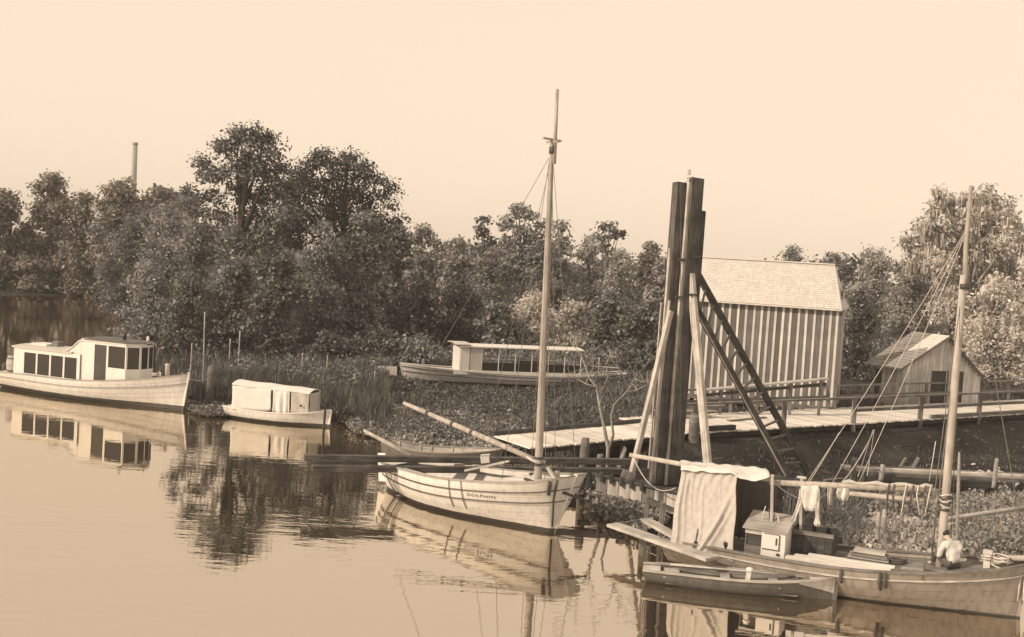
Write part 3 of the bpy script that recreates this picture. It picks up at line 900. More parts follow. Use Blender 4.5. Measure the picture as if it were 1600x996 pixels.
def roof(T, name, xs, hw, zf, camber, th, mat, parent=None):
    V, F = [], []
    ny = 7
    for x in xs:
        w, z0 = hw(x), zf(x)
        for k in range(ny):
            f = -1 + 2 * k / (ny - 1)
            V.append(Vector((x, w * f, z0 + camber * (1 - f * f) + th)))
        for k in range(ny):
            f = -1 + 2 * k / (ny - 1)
            V.append(Vector((x, w * f, z0 + camber * (1 - f * f))))
    m_ = 2 * ny
    for i in range(len(xs) - 1):
        for k in range(ny - 1):
            a = i * m_ + k
            F.append((a, a + m_, a + m_ + 1, a + 1))
            F.append((a + ny, a + ny + 1, a + ny + m_ + 1, a + ny + m_))
        a = i * m_
        F.append((a, a + ny, a + ny + m_, a + m_))
        a = i * m_ + ny - 1
        F.append((a, a + m_, a + m_ + ny, a + ny))
    for i in (0, len(xs) - 1):
        q = tuple(range(i * m_, i * m_ + ny)) + tuple(range(i * m_ + m_ - 1, i * m_ + ny - 1, -1))
        F.append(q if i == 0 else q[::-1])
    return T.mesh(name, V, F, mat, parent)
def window_wall(T, a, b_, z0, z1, sill, head, opens, mat, th=0.05, names=('wall_panel', 'post', 'pane'), glass='glass', frame=None):
    """a wall from a to b (x, y) with real openings: opens = [(s0, s1)] along it in metres"""
    a, b_ = Vector((*a, 0)), Vector((*b_, 0))
    L = (b_ - a).length
    d = (b_ - a) / L
    def P(s_, z): return a + d * s_ + Vector((0, 0, z))
    def piece(nm, s0, s1, lo, hi, mt, t_=th):
        if s1 - s0 < 0.005 or hi - lo < 0.005: return
        T.beam(nm, P(s0, (lo + hi) / 2), P(s1, (lo + hi) / 2), t_, hi - lo, mt)
    if not opens:
        piece(names[0], 0, L, z0, z1, mat); return
    piece(names[0], 0, L, z0, sill, mat)
    piece(names[0], 0, L, head, z1, mat)
    cur = 0.0
    for (s0, s1) in opens:
        piece(names[1] if s0 - cur < 0.3 else names[0], cur, s0, sill, head, mat)
        piece(names[2], s0, s1, sill, head, glass, 0.012)
        cur = s1
    piece(names[1] if L - cur < 0.3 else names[0], cur, L, sill, head, mat)
def lathe(prof, seg=14):
    V, F = [], []
    for (r, z) in prof:
        for k in range(seg):
            a = 2 * math.pi * k / seg
            V.append(Vector((r * math.cos(a), r * math.sin(a), z)))
    for i in range(len(prof) - 1):
        for k in range(seg):
            a, b_ = i * seg + k, i * seg + (k + 1) % seg
            F.append((a, b_, b_ + seg, a + seg))
    F.append(tuple(range(seg - 1, -1, -1)))
    F.append(tuple(range((len(prof) - 1) * seg, len(prof) * seg)))
    return V, F
def place(p, V):
    return [Vector(v) + Vector(p) for v in V]
def boat_thing(name, label, cat, bow, stern, **kw):
    bow, stern = Vector(bow), Vector(stern)
    d = bow - stern
    return Thing(name, label, cat, ((bow + stern) / 2).to_3d(), math.atan2(d.y, d.x), local=True, **kw), d.length

# --- the cabin cruiser at the left
bow = at(284, 641); st = at(-14, 606)
dirv = (bow - st).normalized(); perp = Vector((-dirv.y, dirv.x, 0))
st = st + perp * 0.85 + dirv * 0.2
T, L = boat_thing('cabin_cruiser', 'white cabin cruiser with raised wheelhouse and long window row, moored at left', 'boat', bow, st)
H = Hull(L, 2.5, 0.78, 0.92, 1.72, depth=0.5, rake=0.32, srake=0.3, transom=0.62, p=2.2, q=0.72, fs=0.7)
build_hull(T, H, 'hull_white_tall', 8, 'timber_mid', rails=(0.80,), rail_mat='trim_grey', gun='trim_grey')
deck(T, H, 0.0, 0.985, -0.05, 'deck_pale', 8)
CR = T; CRH = H
def X(f): return (f - 0.5) * L
# aft cabin: from 0.12 to 0.50 of the length; wheelhouse 0.50 to 0.87
zc, zt = 0.80, 2.30
hwA = 0.98
xa0, xa1, xw1 = X(0.135), X(0.515), X(0.80)
LA = xa1 - xa0
pt_ = LA * 0.825 / 4
op = [(LA * 0.155 + i * pt_, LA * 0.155 + i * pt_ + pt_ - 0.10) for i in range(4)]
window_wall(T, (xa0, -hwA), (xa1, -hwA), zc, zt - 0.12, 0.97, 1.99, op, 'white', names=('cabin_panel', 'window_post', 'window_pane'))
window_wall(T, (xa0, hwA), (xa1, hwA), zc, zt - 0.12, 0.97, 1.99, op, 'white', names=('cabin_panel', 'window_post', 'window_pane'))
T.beam('cabin_panel', (xa0 - 0.027, -hwA, (zc + zt) / 2), (xa0 - 0.027, hwA, (zc + zt) / 2), 0.05, zt - zc - 0.06, 'white')
roof(T, 'cabin_roof', [xa0 - 0.14, xa0 + 0.1, X(0.3), xa1 - 0.5], lambda x: hwA + 0.08, lambda x: zt - 0.12, 0.08, 0.06, 'cream')
T.box('roof_hatch', (xa0 + 0.5, -0.45, zt - 0.0), (xa0 + 1.5, 0.35, zt + 0.11), 'white')
T.box('skylight', (xa0 + 1.58, -0.2, zt + 0.0), (xa0 + 1.95, 0.25, zt + 0.26), 'timber_mid')
# wheelhouse
zw0, zw1 = 1.02, 2.86
hw0, hw1 = 0.90, 0.42
xm = xw1 - 0.42
T.beam('wheelhouse_panel', (xa1 + 0.001, -hw0, (zw0 + zw1) / 2 - 0.1), (xa1 + 0.78, -hw0, (zw0 + zw1) / 2 - 0.1), 0.05, zw1 - zw0 + 0.2, 'white')
window_wall(T, (xa1 + 0.78, -hw0), (xa1 + 1.60, -hw0), zw0 - 0.1, zw1, zw0 + 0.02, zw1 - 0.12, [(0.03, 0.76)], 'white', names=('wheelhouse_panel', 'door_post', 'door_opening'), glass='interior')
window_wall(T, (xa1 + 1.60, -hw0), (xm, -hw0), zw0 - 0.1, zw1, 1.72, zw1 - 0.12, [(0.05, (xm - xa1 - 1.60) - 0.05)], 'white', names=('wheelhouse_panel', 'window_post', 'window_pane'))
window_wall(T, (xm, -hw0), (xw1, -hw1), zw0 - 0.02, zw1, 1.72, zw1 - 0.12, [(0.05, 0.58)], 'white', names=('wheelhouse_panel', 'window_post', 'window_pane'))
window_wall(T, (xw1, -hw1), (xw1, hw1), zw0, zw1, 1.72, zw1 - 0.12, [(0.05, 0.49), (0.55, 0.99)], 'white', names=('wheelhouse_panel', 'window_post', 'window_pane'))
window_wall(T, (xw1, hw1), (xm, hw0), zw0 - 0.02, zw1, 1.72, zw1 - 0.12, [(0.05, 0.58)], 'white', names=('wheelhouse_panel', 'window_post', 'window_pane'))
window_wall(T, (xm, hw0), (xa1, hw0), zw0 - 0.1, zw1, 1.72, zw1 - 0.12, [(0.1, 0.7), (0.8, 1.6)], 'white', names=('wheelhouse_panel', 'window_post', 'window_pane'))
T.beam('wheelhouse_panel', (xa1 - 0.03, -hw0 + 0.03, (zt + zw1) / 2), (xa1 - 0.03, hw0 - 0.03, (zt + zw1) / 2), 0.05, zw1 - zt + 0.2, 'white')
roof(T, 'wheelhouse_roof', [xa1 - 0.9, xa1 - 0.55, xa1 - 0.15, xa1 + 0.2, xa1 + 1.2, xm, xw1, xw1 + 0.18],
     lambda x: (hw0 + 0.07) if x <= xm else hw0 + 0.07 - (hw0 - hw1) * (x - xm) / (xw1 - xm) * 0.9,
     lambda x: zt - 0.05 + (zw1 - zt + 0.05) * ss(xa1 - 0.95, xa1 + 0.05, x), 0.09, 0.055, 'white')
roof(T, 'roof_edge', [xa1 + 0.2, xa1 + 1.2, xm, xw1, xw1 + 0.2],
     lambda x: (hw0 + 0.09) if x <= xm else hw0 + 0.09 - (hw0 - hw1) * (x - xm) / (xw1 - xm) * 0.9, lambda x: zw1 + 0.056, 0.09, 0.02, 'trim_dark')
for side in (-1, 1):                                          # cheeks under the ramped roof
    y_ = side * (hw0 + 0.0)
    xs_ = [xa1 - 0.9, xa1 - 0.6, xa1 - 0.3, xa1 - 0.02]
    V = [Vector((x_, y_ - 0.02, zt - 0.14)) for x_ in xs_] + [Vector((x_, y_ - 0.02, zt - 0.05 + (zw1 - zt + 0.05) * ss(xa1 - 0.95, xa1 + 0.05, x_) + 0.01)) for x_ in xs_]
    V += [v_ + Vector((0, 0.04, 0)) for v_ in V]
    T.mesh('cheek', V, [(0, 1, 5, 4), (1, 2, 6, 5), (2, 3, 7, 6), (12, 13, 9, 8), (13, 14, 10, 9), (14, 15, 11, 10), (0, 4, 12, 8), (3, 11, 15, 7)], 'white')
v, f = lathe([(0.07, 0), (0.07, 0.1), (0.10, 0.12), (0.10, 0.26), (0.05, 0.32)], 10)
T.mesh('searchlight', place((xa1 + 1.85, -0.1, zw1 + 0.15), v), f, 'iron', smooth=True)
v, f = lathe([(0.09, 0), (0.07, 0.08), (0.07, 0.2), (0.02, 0.26)], 10)
T.mesh('horn', place((xw1 - 0.05, 0.1, zw1 + 0.15), v), f, 'white', smooth=True)
T.mesh('mooring_post', place((X(0.915), 0, 1.4), lathe([(0.11, -0.1), (0.11, 0.62), (0.12, 0.64), (0.10, 0.68)], 10)[0]), lathe([(0.11, -0.1), (0.11, 0.62), (0.12, 0.64), (0.10, 0.68)], 10)[1], 'cream', smooth=True)
T.tube('stern_rail', [(X(0.03), -0.6, 0.8), (X(0.03), -0.6, 1.2), (X(0.03), 0.6, 1.2), (X(0.03), 0.6, 0.8)], 0.02, 'trim_grey')
prof = [(0.30, 0), (0.36, 0.2), (0.385, 0.42), (0.36, 0.65), (0.31, 0.86), (0.27, 0.86), (0.27, 0.8)]
v, f = lathe(prof, 16)
p = T.w((X(0.075), -0.35, 0.80))
B_ = Thing('barrel', 'pale wooden barrel standing on the cruiser stern deck', 'barrel', p)
B_.mesh('staves', place(p, v), f, 'timber_pale', smooth=True)
for z_, r_ in ((0.12, 0.345), (0.74, 0.35)):
    hv, hf = lathe([(r_, z_ - 0.025), (r_ + 0.012, z_ - 0.02), (r_ + 0.012, z_ + 0.02), (r_, z_ + 0.025)], 16)
    B_.mesh('hoop', place(p, hv), hf, 'iron')
pp = [T.w((X(0.885), -0.35, 1.50)) + Vector((math.cos(a) * 0.2, math.sin(a) * 0.2, 0.012 * a)) for a in np.linspace(0, 14, 40)]
v, f = tube_geo(pp, 0.022, 5)
single('coiled_rope', 'coil of pale rope on the cruiser foredeck', 'rope', v, f, 'rope_pale', smooth=True)
rope('mooring line from the cruiser bow to the dark piling', T.w((X(0.99), 0, 1.75)), at(326, 632, 0.0) + Vector((0, 0, 1.3)), 0.25, 0.018, 'rope_pale')

# --- the little boat with canvas sides
bow = at(513, 667.5); st = at(362, 645) + Vector((0.25, -1.15, 0))
T, L = boat_thing('canvas_boat', 'small white boat with canvas curtained cabin beside the reeds', 'boat', bow, st)
H = Hull(L, 1.55, 0.52, 0.46, 0.74, depth=0.3, rake=0.08, srake=0.12, transom=0.72, p=2.6, q=0.8, fs=0.8)
build_hull(T, H, 'hull_white', 6, 'timber_pale', gun='white', gun_w=0.09)
deck(T, H, 0.0, 0.985, -0.04, 'deck_pale', 6)
x0, x1 = -0.42 * L, 0.345 * L
hw = 0.60; zb, zt = 0.56, 1.52
roof(T, 'cabin_roof', list(np.linspace(x0 - 0.05, x1 + 0.04, 14)), lambda x: hw + 0.05 - 0.06 * ss(0.4, 1.4, x), lambda x: zt - 0.02 * x - 0.035 * abs(math.sin((x - x0) * 2.1)), 0.15, 0.03, 'canvas_white')
for side in (-1, 1):
    for xx in (x0 + 0.02, -0.1, x1 - 0.03):
        T.beam('roof_post', (xx, side * (hw - 0.16), zb), (xx, side * (hw - 0.16), zt - 0.03), 0.05, 0.05, 'timber_mid')
def curtain(T, name, a, b_, z0, z1, mat, folds=0.0, lift=0.0, n=26, skew=0.0, seed=0, waves=7):
    a, b_ = Vector((*a, 0)), Vector((*b_, 0))
    d = (b_ - a); nrm = Vector((d.y, -d.x, 0)).normalized()
    V, F = [], []
    m_ = 8
    for i in range(n + 1):
        s_ = i / n
        for j in range(m_ + 1):
            t = j / m_
            q = a + d * s_ + d * (skew * (1 - t) * s_)
            off = folds * math.sin(s_ * waves * 3.1 + seed + 0.8 * math.sin(s_ * 5 + seed)) * (0.35 + 0.65 * (1 - t)) + 0.02 * math.sin(t * 6 + s_ * 9 + seed)
            zlo = z0 + lift * (s_ ** 3)
            V.append(q + nrm * (off + 0.04) + Vector((0, 0, zlo + (z1 - zlo) * t)))
    for i in range(n):
        for j in range(m_):
            k = i * (m_ + 1) + j
            F.append((k, k + m_ + 1, k + m_ + 2, k + 1))
    o = T.mesh(name, V, F, mat, smooth=True)
    md = o.modifiers.new('thick', 'SOLIDIFY'); md.thickness = 0.012
    return o
curtain(T, 'canvas_curtain', (x0, -hw), (x0 + 0.52 * (x1 - x0), -hw), 0.42, zt, 'canvas_white', 0.015, 0.14, seed=1, waves=2)
curtain(T, 'canvas_curtain', (x0 + 0.545 * (x1 - x0), -hw), (x0 + 0.76 * (x1 - x0), -hw), 0.46, zt - 0.02, 'canvas_white', 0.05, seed=2, waves=5)
curtain(T, 'canvas_curtain', (x0 + 0.78 * (x1 - x0), -hw + 0.02), (x1, -hw + 0.12), 0.50, zt - 0.04, 'canvas', 0.02, seed=3, waves=2)  # forward curtains in darker canvas, their shade put into the colour
curtain(T, 'canvas_curtain', (x1, -hw + 0.12), (x1, hw - 0.12), 0.52, zt - 0.05, 'canvas', 0.015, seed=4, waves=2)
curtain(T, 'canvas_curtain', (x1, hw), (x0, hw), 0.46, zt, 'canvas', 0.02, seed=5, waves=4)
curtain(T, 'canvas_curtain', (x0, hw), (x0, -hw), 0.46, zt, 'canvas_white', 0.01, seed=6, waves=2)
v, f = lathe([(0.001, 0), (0.06, 0.0), (0.06, 0.02), (0.001, 0.02)], 10)
T.mesh('curtain_hole', [T_ for T_ in [Matrix.Rotation(R(90), 3, 'X') @ q + Vector((x1 - 0.32, -hw - 0.035, 0.92)) for q in v]], f, 'interior')  # flat dark disc in place of a shaded hole in the curtain
round_post('thin dark stake standing off the canvas boat bow', at(505.5, 676), 1.02, 0.055, 'timber_dark', (0.02, 0), name='mooring_stake', cat='stake')

# --- the white catboat DOLPHIN
bow = at(861, 830); h0 = Vector((0.755, -0.655, 0)).normalized()
Ld = 7.1
st = bow - h0 * Ld
T, L = boat_thing('catboat', 'white sailing boat with tall mast, lettered hull and raised boom', 'sailboat', bow, st)
H = Hull(L, 2.75, 0.92, 1.10, 1.78, depth=0.5, rake=0.80, srake=0.35, transom=0.30, p=4.4, q=0.34, fb=0.05, fs=0.55, round_stern=0.12)
build_hull(T, H, 'hull_white', 8, 'hull_white', rails=(0.665, 0.835), rail_mat='trim_dark', gun='trim_grey', gun_w=0.10, gap=0.0025)
deck(T, H, 0.70, 0.985, -0.07, 'deck_pale', 10)
deck(T, H, 0.0, 0.13, -0.07, 'deck_pale', 6)
for t_, z_, w_ in ((0.22, 0.55, 0.3), (0.40, 0.5, 0.28), (0.56, 0.52, 0.28)):
    thwart(T, H, t_, z_, w_, 'timber_pale')
for k in range(6):
    y_ = -0.6 + k * 0.22
    T.box('floor_board', (-0.36 * L, y_, 0.02), (0.2 * L, y_ + 0.2, 0.05), 'timber_mid')
for side in (1, -1):                                          # side decks
    V, F = [], []
    ts = np.linspace(0.12, 0.71, 12)
    for t in ts:
        p = H.pt(t, 1.0, side)
        V += [Vector((p.x, p.y - side * 0.04, p.z)), Vector((p.x, p.y - side * 0.24, p.z + 0.01)), Vector((p.x, p.y - side * 0.24, p.z - 0.12))]
    for i in range(len(ts) - 1):
        a = i * 3
        F += [(a, a + 1, a + 4, a + 3), (a + 1, a + 2, a + 5, a + 4)]
    T.mesh('side_deck', V, F, 'deck_pale')
# name on the bow quarter
cu = bpy.data.curves.new('lettering', 'FONT'); cu.body = 'DOLPHIN'; cu.size = 1.0; cu.space_character = 1.15; cu.extrude = 0.0
to = bpy.data.objects.new('lettering_tmp', cu); COL.objects.link(to)
dg = bpy.context.evaluated_depsgraph_get()
tm = bpy.data.meshes.new_from_object(to.evaluated_get(dg))
xsz = max(v.co.x for v in tm.vertices)
tv = []
for v in tm.vertices:
    t = 0.665 + (v.co.x / xsz) * 0.115
    q = H.pt(t, 0.735 - 0.018 * (v.co.x / xsz) + v.co.y * 0.075, -1, 0.008)
    tv.append(q)
tf = [tuple(p_.vertices) for p_ in tm.polygons]
bpy.data.objects.remove(to)
lo = T.mesh('name_lettering', tv, tf, 'letter')
# mast: lower mast, topmast, crosstrees, hoops
mx_ = L / 2 - 0.62
mz = 13.1
pm = lambda z: Vector((mx_ + 0.03 - 0.026 * z, 0, z))
mast = T.tube('mast', [pm(0.1), pm(1.4), pm(4), pm(8), pm(10.9), pm(11.6)], [0.125, 0.122, 0.115, 0.092, 0.07, 0.06], 'spar', seg=12)
T.tube('topmast', [pm(10.9) + Vector((0.12, 0, 0)), pm(12.2) + Vector((0.12, 0, 0)), pm(mz) + Vector((0.12, 0, 0))], [0.06, 0.055, 0.05], 'spar', seg=8)
T.beam('crosstree', pm(11.62) + Vector((0, -0.42, 0)), pm(11.62) + Vector((0, 0.42, 0)), 0.07, 0.06, 'spar')
T.beam('crosstree', pm(11.55) + Vector((-0.2, 0, 0)), pm(11.55) + Vector((0.25, 0, 0)), 0.07, 0.06, 'spar')
T.tube('mast_band', [pm(11.25) + Vector((0.05, 0, -0.05)), pm(11.35) + Vector((0.05, 0, 0.05))], 0.115, 'iron')
for z_ in (1.9, 2.1):
    T.tube('mast_band', [pm(z_ - 0.03), pm(z_ + 0.03)], 0.15, 'iron', seg=12)
# boom and gaff
b0, b1 = Vector((mx_ - 0.2, 0, 2.02)), Vector((mx_ - 6.15, 0.18, 2.95))
boom = T.tube('boom', [b0, b0.lerp(b1, .3), b0.lerp(b1, .6), b1], [0.075, 0.09, 0.085, 0.06], 'spar', seg=10)
for k in (0.45, 0.6, 0.8):
    q = b0.lerp(b1, k)
    T.tube('boom_lashing', [q - (b1 - b0).normalized() * 0.05, q + (b1 - b0).normalized() * 0.05], 0.105, 'rope_dark', seg=10)
jw = T.tube('boom_jaw', [Vector((mx_ + 0.12, -0.12, 1.98)), Vector((mx_ - 0.1, -0.13, 2.0)), Vector((mx_ - 0.45, -0.06, 2.06))], 0.045, 'timber_pale')
T.tube('boom_jaw', [Vector((mx_ + 0.12, 0.12, 1.98)), Vector((mx_ - 0.1, 0.13, 2.0)), Vector((mx_ - 0.45, 0.06, 2.06))], 0.045, 'timber_pale')
T.beam('boom_crutch', (mx_ - 1.4, 0.25, 1.75), (mx_ - 3.2, 0.2, 1.15), 0.05, 0.07, 'timber_pale')
T.beam('windlass_post', (mx_ + 0.55, 0.3, 1.3), (mx_ + 0.45, 0.3, 1.75), 0.13, 0.13, 'timber_pale')
T.beam('foredeck_timber', (mx_ + 0.25, 0.1, 1.85), (mx_ + 0.75, 0.0, 1.5), 0.09, 0.09, 'timber_pale')
# rudder head at the stern
T.beam('rudder', (-L / 2 - 0.30, 0, 0.2), (-L / 2 - 0.42, 0, 1.15), 0.06, 0.36, 'white')
# standing and running rigging
for nm, a, b_ in (('shroud', (mx_ - 0.35, -H.b(0.86) - 0.02, 1.5), pm(11.5)), ('shroud', (mx_ - 0.35, H.b(0.86) + 0.02, 1.5), pm(11.5)), ('forestay', H.pt(1, 1.0) + Vector((0.02, 0, 0)), pm(11.5)),
                  ('halyard', (mx_ - 0.17, -0.15, 1.5), pm(11.4)), ('halyard', (mx_ - 0.2, 0.1, 1.5), pm(11.0)), ('halyard', (mx_ + 0.22, 0.05, 1.45), pm(11.3) + Vector((0.08, 0, 0))),
                  ('topping_lift', b1 + Vector((0.2, 0, 0)), pm(11.2)), ('topping_lift', b0.lerp(b1, 0.35), pm(11.0))):
    T.tube(nm, sag(a, b_, 0.03, 6), 0.010, 'wire', seg=4)
# chain plates, anchor gear and fender ropes on the visible side
for t_ in (0.36, 0.44):
    pass
for t_, lo_ in ((0.58, 0.47), (0.645, 0.47), (0.12, 0.25), (0.17, 0.25)):
    pts = [H.pt(t_, 1.0, -1, 0.02) + Vector((0, 0, 0.06))] + [H.pt(t_, v_, -1, 0.03) for v_ in np.linspace(1, lo_, 6)]
    T.tube('fender_rope', pts, 0.013, 'rope_dark', seg=5)
T.tube('bow_chain', [H.pt(0.985, 0.98, -1, 0.05), H.pt(0.985, 0.7, -1, 0.06), H.pt(0.99, 0.5, -1, 0.05), H.pt(0.995, 0.3, -1, 0.04)], 0.03, 'iron', seg=6)
DO, DOH = T, H
T.beam('bob_block', H.pt(0.97, 0.97, -1, 0.08), H.pt(0.97, 0.80, -1, 0.08), 0.10, 0.16, 'iron')
# dark pole lying across the bow
a = T.w(H.pt(0.84, 1.0, -1) + Vector((-0.2, -0.25, 0.02))); 
q0 = far(819, 748, 33.6); q1 = far(925, 786, 33.2)
v, f = tube_geo([q0, q0.lerp(q1, 0.5), q1], [0.045, 0.05, 0.03], 8)
single('boat_pole', 'dark pole slung across the bow of the white sailing boat', 'pole', v, f, 'timber_dark', smooth=True)
# pale square box hung at the boom, sculling oar
p = far(758, 718, 37.3)
T2 = Thing('lantern_box', 'small pale square box above the gunwale of the white sailing boat', 'box', p - Vector((0, 0, 0.12)))
T2.beam('box_body', p - Vector((0.14, 0, 0.02)), p + Vector((0.14, 0.0, 0.03)), 0.2, 0.24, 'white')
T2.beam('box_lid', p + Vector((-0.15, 0, 0.125)), p + Vector((0.15, 0.0, 0.165)), 0.22, 0.025, 'cream')
q0 = far(642, 712, 38.6); q1 = far(569, 673, 39.6)
v, f = tube_geo([q0, q0.lerp(q1, .5), q1], [0.075, 0.07, 0.055], 9)
single('steering_oar', 'pale pole rising over the stern of the white sailing boat', 'pole', v, f, 'spar', smooth=True)

# --- grey skiff moored behind the catboat
bow2, st2 = at(770, 742) , at(592, 727)
T, L = boat_thing('grey_skiff', 'grey open skiff lying behind the white sailing boat', 'boat', bow2 + Vector((0, 1.2, 0)), st2 + Vector((0.1, 1.0, 0)))
H = Hull(L, 1.5, 0.85, 0.55, 0.75, depth=0.3, rake=0.3, srake=0.1, transom=0.72)
build_hull(T, H, 'hull_grey', 5, 'timber_pale', gun='trim_grey')
for t_ in (0.25, 0.5, 0.72):
    thwart(T, H, t_, 0.4, 0.26, 'timber_pale')
for t_ in (0.12, 0.3, 0.4, 0.6):
    for side in (1, -1):
        T.tube('rib', [H.pt(t_, v_, side, -0.04) for v_ in np.linspace(0.2, 1.0, 6)], 0.025, 'timber_pale', seg=5)

# --- the long launch drawn up behind
bw = far(634, 588, 67.0); sn = far(980, 600, 70.8)
zg = 0.42
T, L = boat_thing('canopy_launch', 'long white launch with flat canopy roof, lying in the grass behind', 'boat', (bw.x, bw.y, zg), (sn.x, sn.y, zg))
H = Hull(L, 2.5, 0.95, 0.66, 1.05, depth=0.5, rake=0.35, srake=0.2, transom=0.5, p=2.3, q=0.8, fs=0.7)
build_hull(T, H, 'hull_white', 7, 'timber_mid', rails=(0.72, 0.9), rail_mat='trim_dark', gun='white')
deck(T, H, 0.0, 0.99, -0.06, 'deck_pale', 8)
# bow is at local +x (left in the photo); canopy from 0.20 to 0.79
def X(f): return (f - 0.5) * L
hw = 0.95; zt = 2.22
xs0, xs1 = X(0.245), X(0.785)
for side in (-1, 1):
    window_wall(T, (xs1, side * hw), (xs1 - 0.55, side * hw), 0.66, zt, 0.7, zt - 0.14, [], 'white', names=('cabin_panel', 'post', 'pane'))
    window_wall(T, (xs1 - 0.60, side * hw), (xs1 - 1.3, side * hw), 0.66, zt, 0.7, zt - 0.14, [], 'cream', names=('cabin_panel', 'post', 'pane'))
    T.box('coaming', (xs0, side * hw - 0.03, 0.60), (xs1 + 0.35, side * hw + 0.03, 0.86), 'white')
    for k in range(7):
        xx = xs0 + 0.05 + (xs1 - 1.35 - xs0) * k / 6
        T.beam('canopy_post', (xx, side * hw, 0.84), (xx, side * hw, zt), 0.055, 0.055, 'white')
    for z_ in (1.05, 1.3, 1.55):
        T.beam('rail', (xs0, side * (hw - 0.02), z_), (xs1 - 1.3, side * (hw - 0.02), z_), 0.025, 0.03, 'trim_grey')
for k in range(6):
    xx = xs0 + 0.08 + (xs1 - 1.35 - xs0) * k / 6
    T.box('window_pane', (xx, hw - 0.012, 0.88), (xx + (xs1 - 1.35 - xs0) / 6 - 0.06, hw - 0.002, 1.35), 'glass')
T.box('seat_back', (X(0.28), -0.3, 0.66), (X(0.60), 0.3, 1.25), 'timber_mid')
T.box('engine_box', (X(0.42), -0.45, 0.66), (X(0.5), 0.45, 1.5), 'trim_dark')
T.box('bulkhead', (xs1 - 0.02, -hw + 0.03, 0.62), (xs1 + 0.03, hw - 0.03, zt - 0.05), 'white')
roof(T, 'canopy_roof', [xs0 - 0.1, X(0.35), X(0.6), xs1 + 0.1], lambda x: hw + 0.14, lambda x: zt, 0.07, 0.06, 'white')
roof(T, 'fore_roof', [xs1 - 0.55, xs1 - 0.1, xs1 + 0.35], lambda x: hw + 0.16, lambda x: zt + 0.10, 0.07, 0.06, 'cream')
T.box('canopy_fascia', (xs0 - 0.05, -hw - 0.12, zt - 0.13), (xs1 + 0.05, -hw - 0.085, zt - 0.02), 'cream')
T.beam('bow_bitt', (X(0.93), 0, 0.8), (X(0.93), 0, 1.35), 0.1, 0.1, 'trim_grey')
T.beam('stern_rail', (X(0.03), -0.5, 1.15), (X(0.16), -0.7, 1.2), 0.05, 0.05, 'white')
T.beam('stern_post', (X(0.12), -0.75, 0.7), (X(0.12), -0.75, 1.75), 0.05, 0.05, 'white')
# ------------------------------------------------------------------ boardwalk
def perp2(a, b_):
    d = (b_ - a); d = Vector((d.x, d.y, 0)).normalized()
    return d, Vector((-d.y, d.x, 0))
T = Thing('boardwalk', 'long pale plank boardwalk with rails running back past the barn', 'boardwalk', (7.0, 45.2, 0.9))
BW = T
def walk(a, b_, width, pw=0.24, w_end=None):
    d, nrm = perp2(a, b_)
    L = (b_ - a).length
    n = int(L / pw)
    for i in range(n):
        c = a.lerp(b_, (i + 0.5) / n) + Vector((0, 0, random.uniform(-0.008, 0.008)))
        wd = width if w_end is None else width + (w_end - width) * i / n
        j0, j1 = random.uniform(-0.09, 0.05), random.uniform(-0.08, 0.08)
        wd = round((wd + j1) * 20) / 20
        T.beam('plank', c + nrm * (j0 - 0.05), c + nrm * (wd + 0.05), pw - 0.018, 0.06, 'deck_pale')
    for o in (0.25, width - 0.3):
        T.beam('stringer', a + nrm * o - Vector((0, 0, 0.15)), b_ + nrm * o - Vector((0, 0, 0.15)), 0.12, 0.22, 'timber_dark')
    return d, nrm
dA, nA = walk(DECK_A0, DECK_A1, 2.6)
dB, nB = walk(DECK_A1 + Vector((0.13, 0.1, 0)), DECK_B1, 4.0)
# far edge: kerb and a rail on posts; near edge: posts with one rail
zup = Vector((0, 0, 1))
T.beam('kerb', DECK_A0 + nA * 2.62 + zup * 0.12, DECK_A1 + nA * 2.62 + zup * 0.12, 0.1, 0.16, 'timber_dark')
LB = (DECK_B1 - DECK_A1).length
def along(s, off, z=0.0): return DECK_A1 + dB * s + nB * off + zup * z
near_s = [0.6, 5.9, 10.6, 15.6, 20.5, 25.5, 30.5]
for i, s in enumerate(near_s):
    T.beam('post', along(s, -0.02, -0.55), along(s, -0.02, 1.12), 0.19, 0.19, 'timber_mid')
T.beam('rail', along(0.0, -0.02, 1.17), along(10.6, -0.02, 1.17), 0.16, 0.09, 'timber_mid')
T.beam('rail', along(10.6, -0.01, 1.17), along(LB, -0.01, 1.17), 0.14, 0.09, 'timber_mid')
T.beam('rail', along(10.6, -0.11, 0.62), along(LB, -0.11, 0.62), 0.06, 0.14, 'timber_mid')
far_s = [3, 7, 11, 14.5, 18, 22, 26, 30]
for s in far_s:
    T.beam('post', along(s, 4.05, -0.4), along(s, 4.05, 1.1), 0.14, 0.14, 'timber_mid')
T.beam('rail', along(2.0, 4.05, 1.14), along(LB, 4.05, 1.14), 0.14, 0.08, 'timber_mid')
T.beam('rail', along(2.0, 3.95, 0.62), along(LB, 3.95, 0.62), 0.06, 0.13, 'timber_mid')
T.beam('kerb', along(16.5, 0.03, 0.12), along(LB, 0.03, 0.12), 0.16, 0.16, 'timber_mid')
T.beam('kerb', along(0.8, 0.06, 0.14), along(3.0, 0.06, 0.14), 0.2, 0.2, 'timber_dark')
for s in (1.5, 4.0, 7.0, 9.5, 12.5, 16, 19, 22, 25):
    T.beam('pile', along(s, 0.25, -1.3), along(s, 0.25, -0.04), 0.2, 0.2, 'timber_dark')
for s in (0.4, 2.2, 4.4):
    q = DECK_A0 + dA * s
    T.beam('pile', q + nA * 0.25 - zup * 1.4, q + nA * 0.25 - zup * 0.04, 0.2, 0.2, 'timber_dark')
# loose plank lying on the walk
a = along(4.6, 1.9, 0.06); b_ = along(7.4, 2.3, 0.06)
o = beam('loose_plank', a, b_, 0.2, 0.05, 'timber_mid'); tag(o, 'single loose plank lying flat on the boardwalk', 'plank')

